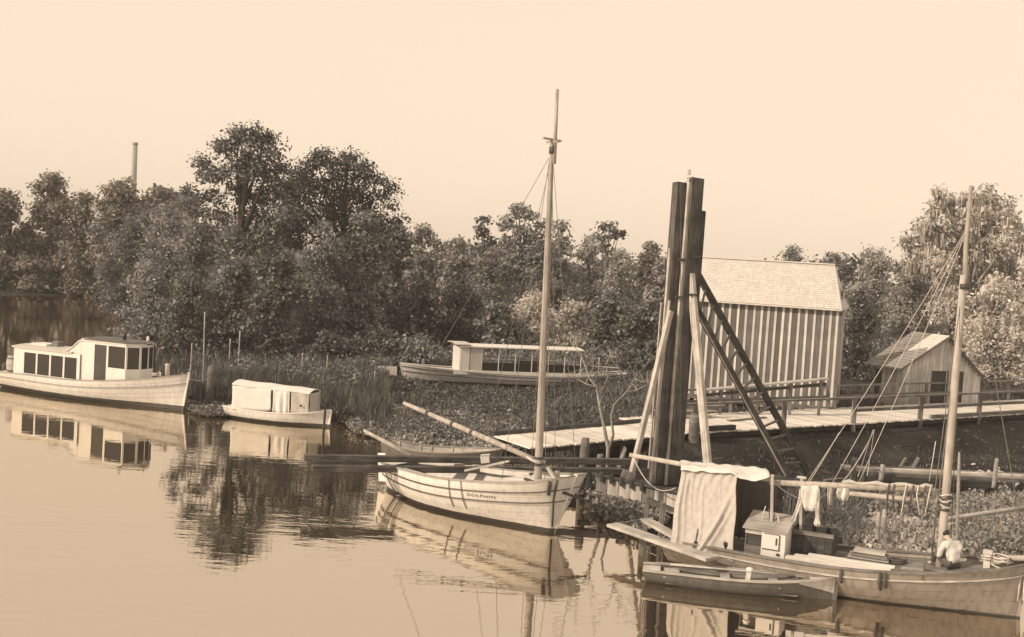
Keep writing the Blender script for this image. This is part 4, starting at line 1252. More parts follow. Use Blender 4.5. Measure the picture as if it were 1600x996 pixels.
# ------------------------------------------------------------------ the board-and-batten barn
CR_ = Vector((15.95, 56.4, 1.15)); bd = Vector((-0.945, 0.327, 0)).normalized(); bn = Vector((-bd.y, bd.x, 0))
if bn.y > 0: bn = -bn                                         # towards the camera
LBN, DBN, ZE, ZR = 7.4, 5.2, 6.45, 8.62
T = Thing('barn', 'tall barn of dark boards with white battens and pale shingle roof', 'barn', CR_)
def bp_(s, d_, z): return Vector((CR_.x, CR_.y, 0)) + bd * s - bn * d_ + Vector((0, 0, z))
T.beam('wall', bp_(0.02, 0.05, (1.5 + ZE) / 2), bp_(LBN - 0.02, 0.05, (1.5 + ZE) / 2), 0.05, ZE - 1.5, 'barn_board')
nb = 20
cw = np.cumsum([0] + [random.uniform(0.86, 1.14) for _ in range(nb)]); cw = cw / cw[-1] * LBN
for i in range(nb):
    s, bw_ = float(cw[i] + cw[i + 1]) / 2, float(cw[i + 1] - cw[i])
    T.beam('board', bp_(s, 0.012, 1.35 + random.uniform(-.06, .06)), bp_(s, 0.012, ZE - 0.02), 0.022, bw_ - 0.02, 'barn_board', up=bd)
for i in range(nb + 1):
    s = float(cw[i]); j_ = random.uniform(-.015, .015)
    T.beam('batten', bp_(s - j_, -0.014, 1.32 + random.uniform(-.05, .05)), bp_(s + j_, -0.014, ZE - 0.03 - random.uniform(0, .03)), 0.03, random.uniform(0.10, 0.125) if 0 < i < nb else 0.2, 'barn_batten', up=bd)
for s, sg in ((0.0, -1), (LBN, 1)):                           # end walls with boards and battens
    n2 = 14
    for i in range(n2):
        d0 = (i + 0.5) * DBN / n2
        top = ZE + (ZR - ZE) * (1 - abs(d0 / DBN * 2 - 1)) * (1.0 if sg > 0 else 0.55) - 0.05
        T.beam('board', bp_(s + sg * 0.0, d0, 1.35), bp_(s + sg * 0.0, d0, top), DBN / n2 - 0.02, 0.03, 'barn_board', up=bd)
        T.beam('batten', bp_(s + sg * 0.03, d0 + DBN / n2 / 2, 1.35), bp_(s + sg * 0.03, d0 + DBN / n2 / 2, top - 0.1), 0.09, 0.03, 'barn_batten', up=bd)
T.beam('wall', bp_(0.02, DBN, (1.5 + ZE) / 2), bp_(LBN - 0.02, DBN, (1.5 + ZE) / 2), 0.05, ZE - 1.5, 'barn_board')
T.beam('skirt_board', bp_(-0.02, -0.045, 1.52), bp_(LBN + 0.02, -0.045, 1.52), 0.03, 0.2, 'timber_mid')
T.beam('eave_board', bp_(-0.12, -0.28, ZE - 0.02), bp_(LBN + 0.25, -0.28, ZE - 0.02), 0.04, 0.13, 'barn_batten')
for s in (0.15, 2.5, 5.0, LBN - 0.15):
    for d_ in (0.15, DBN - 0.15):
        T.beam('pier', bp_(s, d_, 0.7), bp_(s, d_, 1.45), 0.3, 0.3, 'timber_dark')
# roof: two slopes (the right end hipped in), then shingles course by course
hipR, hipL = 0.5, 0.1
e0, e1 = bp_(-0.16, -0.33, ZE + 0.0), bp_(LBN + 0.3, -0.33, ZE + 0.0)
r0, r1 = bp_(hipR, DBN / 2, ZR), bp_(LBN + 0.2 - hipL, DBN / 2, ZR)
f0, f1 = bp_(-0.16, DBN + 0.33, ZE), bp_(LBN + 0.3, DBN + 0.33, ZE)
dn = Vector((0, 0, -0.07))
V = [e0, e1, r1, r0, f0, f1]
V = V + [v + dn for v in V]
F = [(0, 3, 2, 1), (3, 4, 5, 2), (0, 4, 3), (1, 2, 5), (6, 7, 8, 9), (9, 8, 11, 10), (6, 9, 10), (7, 11, 8),
     (0, 1, 7, 6), (4, 10, 11, 5), (0, 6, 10, 4), (1, 5, 11, 7)]
rf = T.mesh('roof', V, F, 'shingle')
def shingle_rows(T, e0, e1, r0, r1, rows, per, mat, parent, lift=0.03):
    V, F = [], []
    nrm = (e1 - e0).cross(r0 - e0).normalized()
    if nrm.z < 0: nrm = -nrm
    for k in range(rows):
        t0, t1 = k / rows - 0.004, min(1.0, (k + 1.25) / rows)
        a0, a1 = e0.lerp(r0, max(0, t0)), e1.lerp(r1, max(0, t0))
        c0, c1 = e0.lerp(r0, t1), e1.lerp(r1, t1)
        cuts = sorted([0, 1] + [(i + random.uniform(-.3, .3)) / per for i in range(1, per)])
        for i in range(len(cuts) - 1):
            u0, u1 = cuts[i] + 0.0006, cuts[i + 1] - 0.0006
            j = random.uniform(-0.012, 0.012); h = lift + random.uniform(0, 0.008)
            dd = (a0 - c0).normalized() * j
            o = len(V)
            p = [a0.lerp(a1, u0) + dd, a0.lerp(a1, u1) + dd, c0.lerp(c1, u1), c0.lerp(c1, u0)]
            V += [p[0] + nrm * h, p[1] + nrm * h, p[2] + nrm * 0.006, p[3] + nrm * 0.006, p[0], p[1]]
            F += [(o, o + 1, o + 2, o + 3), (o + 4, o + 5, o + 1, o), (o + 4, o, o + 3), (o + 5, o + 2, o + 1)]
    s_ = T.mesh('shingles', V, F, mat, parent)
    s_['kind'] = 'stuff'
shingle_rows(T, e0, e1, r0, r1, 22, 52, 'shingle', rf)
T.beam('ridge_cap', r0 + zup * 0.03, r1 + zup * 0.03, 0.24, 0.06, 'shingle')
T.beam('corner_board', bp_(-0.11, -0.02, 1.3), bp_(-0.11, -0.02, ZE - 0.05), 0.02, 0.18, 'barn_board', up=bd)

# bench plank and lumber in front of the barn
T = Thing('plank_bench', 'wide pale plank on posts in front of the barn wall', 'bench', at(1200, 645, 1.15))
q0, q1 = far(1104, 609, 51.5), far(1292, 592, 53.6)
T.beam('seat', q0, q1, 0.40, 0.07, 'timber_pale')
for k in (0.12, 0.42, 0.7, 0.95):
    q = q0.lerp(q1, k)
    T.beam('leg', Vector((q.x, q.y, 1.05)), q - zup * 0.04, 0.12, 0.12, 'timber_mid')
T.beam('brace', q0 - zup * 0.25, q1 - zup * 0.25, 0.05, 0.14, 'timber_dark')
for i in range(7):
    q0 = far(1046 + i * 3, 640 - i * 4.5, 48.0 + 0.12 * i); q1 = far(1160 + random.uniform(-25, 15), 636 - i * 4.2, 49.2 + 0.1 * i)
    z_ = 1.62 + 0.075 * i
    q0.z = q1.z = z_
    o = beam('lumber', q0 + nB * 1.2, q1 + nB * 1.2, 0.22, 0.07, 'timber_mid' if i % 3 else 'timber_pale')
    tag(o, 'board %s of the lumber pile beside the pile driver ladder' % ['lowest', 'second from the bottom', 'third from the bottom', 'in the middle', 'third from the top', 'second from the top', 'on top'][i], 'plank', 'boards of the lumber pile')
for (px, py, h_) in ((1135, 655, 1.2), (1150, 655, 0.9)):
    pass

# ------------------------------------------------------------------ the little shed
A0 = Vector((21.1, 61.6, 1.15)); gd = Vector((0.93, 0.365, 0)).normalized(); gb = Vector((-gd.y, gd.x, 0))   # along the gable, and back
WS, DS = 5.35, 2.35
T = Thing('shed', 'small gabled shed of pale upright boards beside the boardwalk', 'shed', A0)
def sp(s, d_, z): return Vector((A0.x, A0.y, 0)) + gd * s + gb * d_ + Vector((0, 0, z))
ZL, ZA, ZRt = 3.55, 5.18, 3.0
APX = 2.75
def gable_top(s): return ZL + (ZA - ZL) * s / APX if s <= APX else ZA + (ZRt - ZA) * (s - APX) / (WS - APX)
n2 = 22
doors = [(2.0, 3.0), (3.75, 4.2)]
for i in range(n2):
    s0, s1 = i * WS / n2, (i + 1) * WS / n2
    sm = (s0 + s1) / 2
    top = gable_top(sm) - 0.06
    hit = any(a < sm < b_ for a, b_ in doors)
    T.beam('board', sp(sm, 0, 3.25 if hit else 1.1), sp(sm, 0, top), 0.03, WS / n2 - 0.012, 'shed_board', up=gd)
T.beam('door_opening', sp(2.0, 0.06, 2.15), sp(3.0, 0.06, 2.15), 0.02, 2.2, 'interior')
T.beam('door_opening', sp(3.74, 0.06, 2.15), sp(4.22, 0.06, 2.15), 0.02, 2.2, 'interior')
T.beam('door_frame', sp(1.97, -0.02, 1.1), sp(1.97, -0.02, 3.28), 0.03, 0.08, 'timber_dark', up=gd)
T.beam('door_frame', sp(3.03, -0.02, 1.1), sp(3.03, -0.02, 3.28), 0.03, 0.08, 'timber_dark', up=gd)
for i in range(10):
    d0 = (i + 0.5) * DS / 10
    hit = i >= 7
    T.beam('board', sp(0, d0, 3.1 if hit else 1.1), sp(0, d0, ZL - 0.06), DS / 10 - 0.012, 0.03, 'shed_board', up=gd)
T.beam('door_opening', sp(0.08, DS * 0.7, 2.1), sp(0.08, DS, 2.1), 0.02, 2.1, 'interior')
T.beam('wall', sp(0.05, DS, 2.3), sp(WS, DS, 2.3), 0.04, 2.4, 'shed_board')
T.beam('wall', sp(WS, 0.02, 2.0), sp(WS, DS, 2.0), 0.04, 1.9, 'shed_board')
def slope(name, s0, z0, s1, z1, d0, d1, mat):
    V = [sp(s0, d0, z0), sp(s0, d1, z0), sp(s1, d1, z1), sp(s1, d0, z1)]
    V = V + [v + Vector((0, 0, -0.06)) for v in V]
    return T.mesh(name, V, [(0, 1, 2, 3)[::-1], (4, 5, 6, 7), (0, 1, 5, 4), (1, 2, 6, 5), (2, 3, 7, 6), (3, 0, 4, 7)], mat)
r1_ = slope('roof', -0.35, ZL - 0.2, APX, ZA + 0.02, -0.25, DS + 0.3, 'shingle')
shingle_rows(T, sp(-0.35, -0.25, ZL - 0.2), sp(-0.35, DS * 0.45, ZL - 0.2), sp(APX, -0.25, ZA + 0.02), sp(APX, DS * 0.45, ZA + 0.02), 13, 14, 'shingle', r1_)
shingle_rows(T, sp(-0.35, DS * 0.45, ZL - 0.2), sp(-0.35, DS + 0.3, ZL - 0.2), sp(APX, DS * 0.45, ZA + 0.02), sp(APX, DS + 0.3, ZA + 0.02), 13, 14, 'shingle_old', r1_)
slope('roof', WS + 0.5, ZRt - 0.45, APX, ZA + 0.015, -0.25, DS + 0.3, 'shingle_old')
T.beam('barge_board', sp(-0.35, -0.27, ZL - 0.26), sp(APX, -0.27, ZA - 0.05), 0.03, 0.1, 'timber_mid')
T.beam('barge_board', sp(WS + 0.5, -0.27, ZRt - 0.52), sp(APX, -0.27, ZA - 0.05), 0.03, 0.1, 'timber_dark')
T.beam('stove_pipe', sp(2.95, 0.4, ZA - 0.3), sp(2.95, 0.4, ZA + 0.15), 0.3, 0.3, 'iron')

# ------------------------------------------------------------------ distant chimney and works roof
c = far(209, 284, 300.0)
base = gz(c.x, c.y)
ch = Thing('factory_chimney', 'distant slim chimney stack above the far trees', 'chimney', (c.x, c.y, base))
top = far(212, 224, 300.0).z
v, f = lathe([(0.95, 0), (0.75, (top - base) * 0.6), (0.58, top - base)], 14)
ch.mesh('stack', place((c.x, c.y, base), v), f, 'brick_far', smooth=True)
v, f = lathe([(0.60, 0), (0.72, 0.15), (0.72, 0.6), (0.6, 0.7)], 14)
ch.mesh('chimney_cap', place((c.x, c.y, top - 0.5), v), f, 'brick_far', smooth=True)
q0, q1 = far(246, 297, 260.0), far(284, 299, 262.0)
W_ = Thing('works_building', 'dark roof of a distant works behind the trees', 'building', (q0.x, q0.y, gz(q0.x, q0.y)))
gb_ = gz(q0.x, q0.y)
W_.box('wall', (q0.x, q0.y, gb_), (q1.x + 2, q0.y + 10, q0.z - 2.0), 'brick_far')
V = [(q0.x - .5, q0.y - .5, q0.z - 2), (q1.x + 2.5, q0.y - .5, q0.z - 2), (q1.x + 2.5, q0.y + 5, q0.z), (q0.x - .5, q0.y + 5, q0.z), (q0.x - .5, q0.y + 10.5, q0.z - 2), (q1.x + 2.5, q0.y + 10.5, q0.z - 2)]
W_.mesh('roof', V, [(0, 1, 2, 3), (3, 2, 5, 4), (0, 3, 4), (1, 5, 2), (0, 4, 5, 1)], 'timber_dark')
for k in range(4):
    x_ = q0.x + 0.6 + k * (q1.x + 1 - q0.x) / 4
    W_.box('window', (x_, q0.y - 0.06, q0.z - 4.2), (x_ + 0.8, q0.y + 0.02, q0.z - 2.8), 'glass')

# ------------------------------------------------------------------ pile driver on its scow
S0 = Vector((3.15, 38.3, 0)); sd = Vector((0.72, -0.69, 0)).normalized(); sn_ = Vector((0.69, 0.72, 0)).normalized()
T = Thing('scow', 'low flat scow with pale plank sides under the pile driver', 'scow', S0)
def sw(a, b_, z): return S0 + sd * a + sn_ * b_ + Vector((0, 0, z))
LS, WS2 = 3.4, 7.6
def slabm(name, a0, b0, a1, b1, z0, z1, mat, parent=None):
    V = [sw(a0, b0, z0), sw(a1, b0, z0), sw(a1, b1, z0), sw(a0, b1, z0), sw(a0, b0, z1), sw(a1, b0, z1), sw(a1, b1, z1), sw(a0, b1, z1)]
    return T.mesh(name, V, [(3, 2, 1, 0), (4, 5, 6, 7), (0, 1, 5, 4), (1, 2, 6, 5), (2, 3, 7, 6), (3, 0, 4, 7)], mat, parent)
slabm('hull', 0.05, 0.05, LS, WS2, -0.3, 0.55, 'timber_dark')
for k in range(7):
    a0 = k * LS / 7
    T.beam('side_plank', sw(a0 + 0.01 + 0.23, 0.0, 0.40 + random.uniform(-.02, .02)), sw(a0 + 0.24, 0.0, 0.93), 0.04, LS / 7 - 0.03, 'timber_pale' if k % 4 else 'timber_mid', up=sd)
for k in range(16):
    b0 = k * WS2 / 16
    T.beam('side_plank', sw(-0.0, b0 + 0.24, 0.35), sw(0.0, b0 + 0.24, 0.9), 0.04, WS2 / 16 - 0.03, 'timber_mid', up=sn_)
for k in range(22):
    b0 = (k + 0.5) * WS2 / 22
    T.beam('deck_plank', sw(-0.05, b0, 0.60), sw(LS + 0.05, b0, 0.60), WS2 / 22 - 0.02, 0.06, 'timber_dark')
T.beam('bumper', sw(-0.1, -0.06, 0.33), sw(LS + 0.1, -0.06, 0.33), 0.1, 0.09, 'timber_pale')
T.beam('cap_rail', sw(-0.1, -0.05, 0.98), sw(LS, -0.05, 0.98), 0.14, 0.08, 'timber_dark')
for k in range(5):
    T.beam('cleat', sw(0.3 + k * 0.42, -0.12, 0.80), sw(0.3 + k * 0.42, -0.12, 1.1), 0.1, 0.16, 'timber_dark')

Y0 = 39.6
T = Thing('pile_driver', 'tall timber pile driver leads braced with poles and a ladder', 'pile driver', far(1040, 752, Y0))
def fl(px, py, Y): return far(px, py, Y)
zb = 0.66
def foot(px, Y): 
    q = far(px, 745, Y); q.z = zb; return q
# two tall leads: heavy timbers, pale strips added as their sunlit left edges
l0, l1 = foot(1029, 38.9), fl(1064.5, 286, 39.6)
rr0, rr1 = foot(1051, 38.9), fl(1087, 279, 39.6)
T.beam('lead', l0, l1, 0.34, 0.50, 'lead_timber', up=(1, 0.5, 0))
T.beam('lead', rr0, rr1, 0.34, 0.50, 'lead_timber', up=(1, 0.5, 0))
off = Vector((-0.235, -0.16, 0))
T.beam('lit_edge', l0 + off + (l1 - l0) * 0.03, l0 + off + (l1 - l0) * 0.78, 0.09, 0.075, 'timber_pale', up=(1, 0.5, 0))
T.beam('lit_edge', l0 + off + Vector((-.13, .1, 0)) + (l1 - l0) * 0.05, l0 + off + Vector((-.13, .1, 0)) + (l1 - l0) * 0.60, 0.06, 0.06, 'timber_pale', up=(1, 0.5, 0))
T.beam('lit_edge', rr0 + off, rr0 + off + (rr1 - rr0) * 0.985, 0.10, 0.10, 'timber_pale', up=(1, 0.5, 0))
T.beam('head_block', l1 + Vector((0.12, 0.05, -0.06)), rr1 + Vector((-0.05, 0.05, 0.0)), 0.3, 0.22, 'white')
T.beam('head_pin', rr1 + Vector((-0.25, -0.05, 0.1)), rr1 + Vector((-0.25, -0.05, 0.28)), 0.12, 0.12, 'timber_pale')
s_ = rr0.lerp(rr1, 0.60); e_ = fl(1096, 330, 39.9)
T.beam('splice_timber', s_ + Vector((0.3, 0.1, 0)), e_, 0.2, 0.26, 'timber_dark', up=(1, 0.5, 0))
for k in (0.62, 0.745):
    for a, b_ in ((l0, l1), (rr0, rr1)):
        q = a.lerp(b_, k)
        T.beam('bolt', q + Vector((0.05, -0.3, 0)), q + Vector((0.32, -0.2, 0)), 0.09, 0.09, 'iron')
for k in (0.33,):
    T.beam('cross_tie', l0.lerp(l1, k) + Vector((0, 0.3, 0)), rr0.lerp(rr1, k) + Vector((0.1, 0.3, 0)), 0.2, 0.2, 'timber_mid')
# pale braces
T.beam('brace', foot(983, 37.9), fl(1048, 486, 39.0), 0.14, 0.20, 'timber_pale')
T.beam('brace', foot(1016, 38.4), fl(1046, 470, 39.1), 0.08, 0.10, 'timber_pale')
T.beam('brace', foot(1111, 38.2), fl(1079, 428, 39.3), 0.17, 0.26, 'timber_pale')
T.beam('brace_shoe', foot(976, 37.9), foot(976, 37.9) + Vector((0.15, 0, 0.55)), 0.34, 0.42, 'timber_mid')
# ladder stay: two dark timbers and rungs
q0, q1 = fl(1083, 430, 39.8), Vector((0, 0, 0))
la = (fl(1086, 478, 39.7), far(1231, 744, 41.0)); lb = (fl(1090, 428, 40.2), far(1262, 738, 42.0))
ld = T.beam('ladder_stile', la[0], la[1], 0.15, 0.22, 'lead_timber')
T.beam('ladder_stile', lb[0], lb[1], 0.15, 0.22, 'lead_timber')
for k in range(13):
    t = 0.05 + k * 0.073
    T.beam('rung', la[0].lerp(la[1], t), lb[0].lerp(lb[1], t + 0.02), 0.07, 0.07, 'timber_mid')
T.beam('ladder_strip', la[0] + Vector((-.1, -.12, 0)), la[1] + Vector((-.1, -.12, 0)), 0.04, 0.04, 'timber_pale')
v, f = tube_geo(sag(fl(1064, 290, 39.2), foot(1060, 38.4) + Vector((0, 0, 1.2)), 0.0, 4), 0.012, 5)
T.mesh('hoist_line', v, f, 'rope_dark')
# hammer hanging low between the leads
hq = l0.lerp(rr0, 0.5) + (l1 - l0) * 0.16
T.beam('hammer', hq - (l1 - l0) * 0.05, hq + (l1 - l0) * 0.05, 0.30, 0.42, 'iron', up=(1, 0.5, 0))

# ------------------------------------------------------------------ long timbers lying across the stern of the catboat
for i, (px0, py0, px1, py1, zz, Ya, Yb) in enumerate([(475, 716, 985, 735, 0, 36.5, 39.4), (490, 729, 970, 745, 0, 36.4, 39.1)]):
    q0, q1 = far(px0, py0, Ya), far(px1, py1, Yb)
    zz = (1.27, 1.03)[i]
    q0.z = zz; q1.z = zz
    if i: q0.y -= 0.32; q1.y -= 0.25
    o = beam('long_timber', q0, q1, 0.24, 0.20, 'lead_timber')
    tag(o, ['upper of two long dark timbers lying over the white boat stern', 'lower of two long dark timbers lying over the white boat stern'][i], 'timber', 'long timbers over the boat')
b_ = Thing('timber_trestle', 'low dark trestle of posts carrying the ends of the long timbers', 'trestle', far(965, 760, 39.0) * 1.0)
q = far(962, 740, 39.05)
for dx in (-0.9, 0.0, 0.5):
    b_.beam('leg', (q.x + dx, q.y, -0.3), (q.x + dx, q.y, 0.80), 0.16, 0.16, 'timber_dark')
b_.beam('cap_beam', (q.x - 1.2, q.y, 0.86), (q.x + 0.7, q.y + 0.05, 0.86), 0.22, 0.13, 'timber_dark')

# pilings and stubs by the shore
round_post('dark piling behind the bow of the white sailing boat', Vector((*far(911, 735, 39.6).to_2d(), 0.0)), 1.95, 0.17, 'timber_mid', (0.02, 0), top=0.8)
round_post('short stump on the bank left of the bare tree', Vector((*far(938, 715, 41.3).to_2d(), 0.6)), 0.55, 0.13, 'timber_mid')
round_post('leaning pale stub on the bank right of the bare tree', Vector((*far(966, 718, 41.2).to_2d(), 0.6)), 0.85, 0.09, 'stake', (0.22, 0.0), top=0.7)
round_post('thick piling on the boardwalk edge beside the pile driver', Vector((*far(1084, 682, 45.4).to_2d(), 0.9)), 1.35, 0.23, 'timber_mid')
round_post('dark stump behind the canvas awning on the mud bank', Vector((*far(1155, 730, 41.5).to_2d(), 0.3)), 0.75, 0.16, 'timber_mid')
round_post('piling with pale worn top beside the cruiser bow', at(326, 636), 1.95, 0.19, 'timber_mid', (0.05, 0), depth=0.6)
for i, (px, yt, yb, lab) in enumerate([(297, 537, 585, 'short stake just right of the cruiser bow post'), (317, 488, 600, 'tallest thin stake in the reeds, behind the piling'),
                                       (357, 530, 578, 'thin stake second right of the piling'), (372, 517, 575, 'thin leaning stake left of the canvas boat'),
                                       (470, 552, 592, 'small stake standing in the reeds above the canvas boat'), (509, 555, 596, 'small stake in the reeds above the canvas boat bow'),
                                       (583, 580, 612, 'small stake with a block top left of the beached launch')]):
    q = at(px, yb + 8, 0.25)
    tp = far(px + 3, yt, q.y)
    round_post(lab, q, tp.z - q.z, 0.035, 'stake', (tp.x - q.x, 0.0), name='stake', cat='stake', group='stakes in the reeds', depth=0.3)
q = far(605, 590, 66.0)
T = Thing('notice_board', 'pale blank board on two legs left of the beached launch', 'board', (q.x, q.y, 0.3))
T.beam('panel', far(591, 579, 66.0), far(620, 580, 66.0), 0.05, 0.52, 'cream')
for px in (596, 615):
    t_ = far(px, 585, 66.05)
    T.beam('leg', (t_.x, t_.y + 0.06, 0.2), (t_.x, t_.y + 0.06, t_.z + 0.2), 0.06, 0.06, 'timber_mid')
rope('thin line from the small stake across the reeds', far(583, 583, 64), far(535, 592, 62), 0.1, 0.012, 'rope_pale')

# bare tree by the boardwalk
bx0 = far(951, 722, 41.0)
bz = gz(bx0.x, bx0.y)
def br(path, r0, r1):
    n_ = len(path)
    return tube_geo(path, [0.5 * (r0 + (r1 - r0) * i / (n_ - 1)) for i in range(n_)], 7)
def P_(px, py, d_=0.0): return far(px, py, 41.0 + d_)
paths = [([P_(951, 724), P_(950, 700), P_(944, 668, .1), P_(937, 635, .1), P_(932, 605, .2), P_(920, 590, .3), P_(912, 565, .3), P_(907, 555, .4)], 0.16, 0.03),
         ([P_(951, 705), P_(958, 680, -.1), P_(955, 650), P_(960, 632, -.1), P_(980, 612, -.2), P_(992, 590, -.4), P_(1006, 575, -.5)], 0.12, 0.02),
         ([P_(937, 635), P_(940, 612, .3), P_(950, 590, .5), P_(946, 570, .6)], 0.06, 0.015),
         ([P_(932, 605), P_(915, 600, .2), P_(898, 590, .2), P_(886, 588, .1)], 0.05, 0.012),
         ([P_(980, 612), P_(975, 590, -.3), P_(965, 575, -.3), P_(955, 560, -.3)], 0.05, 0.012),
         ([P_(992, 592), P_(1005, 598, -.5), P_(1018, 592, -.5)], 0.035, 0.01),
         ([P_(920, 590), P_(928, 572, .4), P_(925, 550, .5)], 0.04, 0.01),
         ([P_(980, 612), P_(995, 610, -.3), P_(1012, 600, -.2)], 0.04, 0.01),
         ([P_(907, 555), P_(896, 540, .4), P_(890, 528, .4)], 0.03, 0.008)]
tw, tfc = [], []
T = Thing('bare_tree', 'bare forked tree with pale bark in front of the boardwalk', 'tree', (bx0.x, bx0.y, bz))
for i, (pa, r0_, r1__) in enumerate(paths):
    pa = [Vector(p_) for p_ in pa]
    if i == 0: pa[0].z = bz - 0.2
    v, f = br(pa, r0_, r1__)
    if i == 0:
        T.mesh('trunk', v, f, 'bark_pale', smooth=True)
    else:
        T.mesh('branch', v, f, 'bark_pale', smooth=True)
V, F = [], []
for (pa, r0_, r1__) in paths[1:]:
    for k in range(9):
        q = Vector(pa[random.randrange(max(1, len(pa) - 3), len(pa))])
        e = q + Vector((random.uniform(-.5, .5), random.uniform(-.4, .4), random.uniform(0.1, .6)))
        v, f = tube_geo([q, q.lerp(e, .5) + Vector((random.uniform(-.06, .06), 0, 0.04)), e], [0.012, 0.009, 0.004], 4)
        o = len(V); V += v; F += [tuple(i_ + o for i_ in q_) for q_ in f]
tg = T.mesh('twigs', V, F, 'bark_pale'); tg['kind'] = 'stuff'

# ------------------------------------------------------------------ low wharf at the right
q0 = far(1325, 751, 42.6); q1 = far(1660, 762, 43.2)
zt = 0.82
T = Thing('low_wharf', 'low dark wharf on posts below the mud bank at right', 'wharf', (q0.x, q0.y, 0.0))
for i, (dy, dz, mt) in enumerate([(0, 0, 'timber_mid'), (0.5, 0.06, 'timber_pale'), (1.0, 0.03, 'timber_mid')]):
    T.beam('stringer', (q0.x, q0.y + dy, zt + dz), (q1.x, q1.y + dy, zt + dz), 0.24, 0.14, mt)
T.beam('fascia', (q0.x, q0.y - 0.16, zt - 0.2), (q1.x, q1.y - 0.16, zt - 0.2), 0.08, 0.26, 'timber_dark')
n_ = 13
for k in range(n_):
    x = q0.x + (q1.x - q0.x) * k / (n_ - 1) + random.uniform(-.15, .15)
    y = q0.y + (q1.y - q0.y) * k / (n_ - 1)
    T.beam('post', (x + random.uniform(-.1, .1), y - 0.05, -0.3), (x, y - 0.05, zt - 0.1), 0.17, 0.17, 'timber_dark')
for k in range(9):
    px = 1478 + k * 16
    T.beam('back_board', far(px, 776, 43.9), far(px + 14.5, 776.5, 43.9), 0.04, 0.62, 'cream')
for i, (px, py, Y, h_, r_, lab) in enumerate([(1553, 757, 42.3, 0.95, 0.075, 'pale post standing on the low wharf at far right'),
                                              (1331, 757, 42.4, 0.7, 0.11, 'dark post at the left end of the low wharf'),
                                              (1376, 757, 42.4, 0.45, 0.09, 'short pale post on the low wharf')]):
    q = far(px, py, Y); q.z = 0.75 if i != 1 else 0.3
    o = round_post(lab, q, h_ + (0.4 if i == 1 else 0), r_, 'stake' if i != 1 else 'timber_mid', (0.03, 0), depth=0.15 if i != 1 else 0.5)
T = Thing('saw_horse', 'broken pale trestle leaning on the dark mud bank', 'trestle', far(1412, 744, 44.0))
q0, q1, q2, q3 = far(1397, 744, 44.0), far(1415, 716, 44.4), far(1418, 744, 44.0), far(1435, 716, 44.4)
T.beam('leg', q0, q1, 0.08, 0.1, 'stake')
T.beam('leg', q2, q3, 0.1, 0.12, 'timber_pale')
T.beam('cross_bar', q0.lerp(q1, 0.5), q2.lerp(q3, 0.5), 0.06, 0.06, 'stake')
V, F = [], []
for (x_, y_, z_) in scatter([(960, 722), (1250, 694), (1650, 672), (1660, 745), (1320, 748), (1230, 770), (1050, 770)], 150, 0.6):
    a = random.uniform(0, 3.14); l_ = random.uniform(.08, .5); q = Vector((x_, y_, z_ + 0.04))
    v, f = tube_geo([q, q + Vector((math.cos(a) * l_, math.sin(a) * l_, random.uniform(-.02, .1)))], random.uniform(.012, .045), 5)
    o = len(V); V += v; F += [tuple(i_ + o for i_ in q_) for q_ in f]
o = single('bank_sticks', 'scattered sticks and scraps on the dark mud bank', 'litter', V, F, 'lead_timber')
o['kind'] = 'stuff'
# lumber and litter on the bank
LIT = [(1275, 740, 1330, 741, 42.0), (1250, 748, 1322, 746, 41.4), (1340, 735, 1398, 738, 43.4), (1210, 742, 1262, 745, 41.0), (1290, 733, 1318, 728, 43.0), (1160, 748, 1215, 750, 40.6)]
for i, (a0, b0, a1, b1, Y) in enumerate(LIT):
    q0, q1 = far(a0, b0, Y), far(a1, b1, Y + 0.6)
    q0.z = gz(q0.x, q0.y) + 0.10; q1.z = gz(q1.x, q1.y) + 0.12
    o = beam('drift_plank', q0, q1, 0.16, 0.06, 'timber_pale' if i % 2 else 'timber_mid')
    tag(o, ['plank on the mud right of the awning', 'plank on the mud in front of the stump', 'plank lying below the broken trestle', 'short plank on the mud just right of the awning', 'small board higher on the mud bank', 'plank directly behind the canvas awning'][i], 'plank', 'planks on the mud bank')
V, F = [], []
c = far(1562, 742, 43.6); cz = gz(c.x, c.y)
for k in range(90):
    q = Vector((c.x + random.gauss(0, 0.9), c.y + random.gauss(0, 0.35), cz + abs(random.gauss(0, 0.16)) + 0.35))
    a = random.uniform(0, 3.14); l_ = random.uniform(.06, .2)
    v, f = tube_geo([q, q + Vector((math.cos(a) * l_, math.sin(a) * l_, random.uniform(-.05, .08)))], random.uniform(.03, .07), 5)
    o = len(V); V += v; F += [tuple(i_ + o for i_ in q_) for q_ in f]
o = single('rubble_heap', 'heap of pale rubble and brush on the low wharf', 'rubble', V, F, 'timber_pale', base=(c.x, c.y, cz))
o['kind'] = 'stuff'
# ------------------------------------------------------------------ the working sloop at the right
bow = at(1588, 965); h0 = Vector((0.908, -0.418, 0)).normalized()
st = bow - h0 * 8.7
T, L = boat_thing('work_sloop', 'weathered tan sloop with mast, boom and planked deck at lower right', 'sailboat', bow, st)
H = Hull(L, 2.6, 0.72, 0.76, 1.36, depth=0.5, rake=0.16, srake=0.2, transom=0.7, p=2.6, q=0.62, fb=0.1, fs=0.7)
build_hull(T, H, 'hull_tan', 6, 'hull_tan', rails=(0.86,), rail_mat='timber_pale', gun='timber_mid', gun_w=0.12, gap=0.003)
deck(T, H, 0.0, 0.985, -0.10, 'timber_mid', 12, camber=0.05)
SL, SLH = T, H
INV = (Matrix.Translation(T.loc) @ Matrix.Rotation(T.rz, 4, 'Z')).inverted()
def lp(px, py, c):                                            # a point in the sloop's own frame, c metres to port of its centreline
    o = INV @ Vector((0, 0, CAM_H)); e = INV @ (Vector((0, 0, CAM_H)) + ray(px, py))
    d = e - o
    return o + d * ((c - o.y) / d.y)
m0 = lp(1468, 893, 0.0); m1 = lp(1517, 290, 0.0)
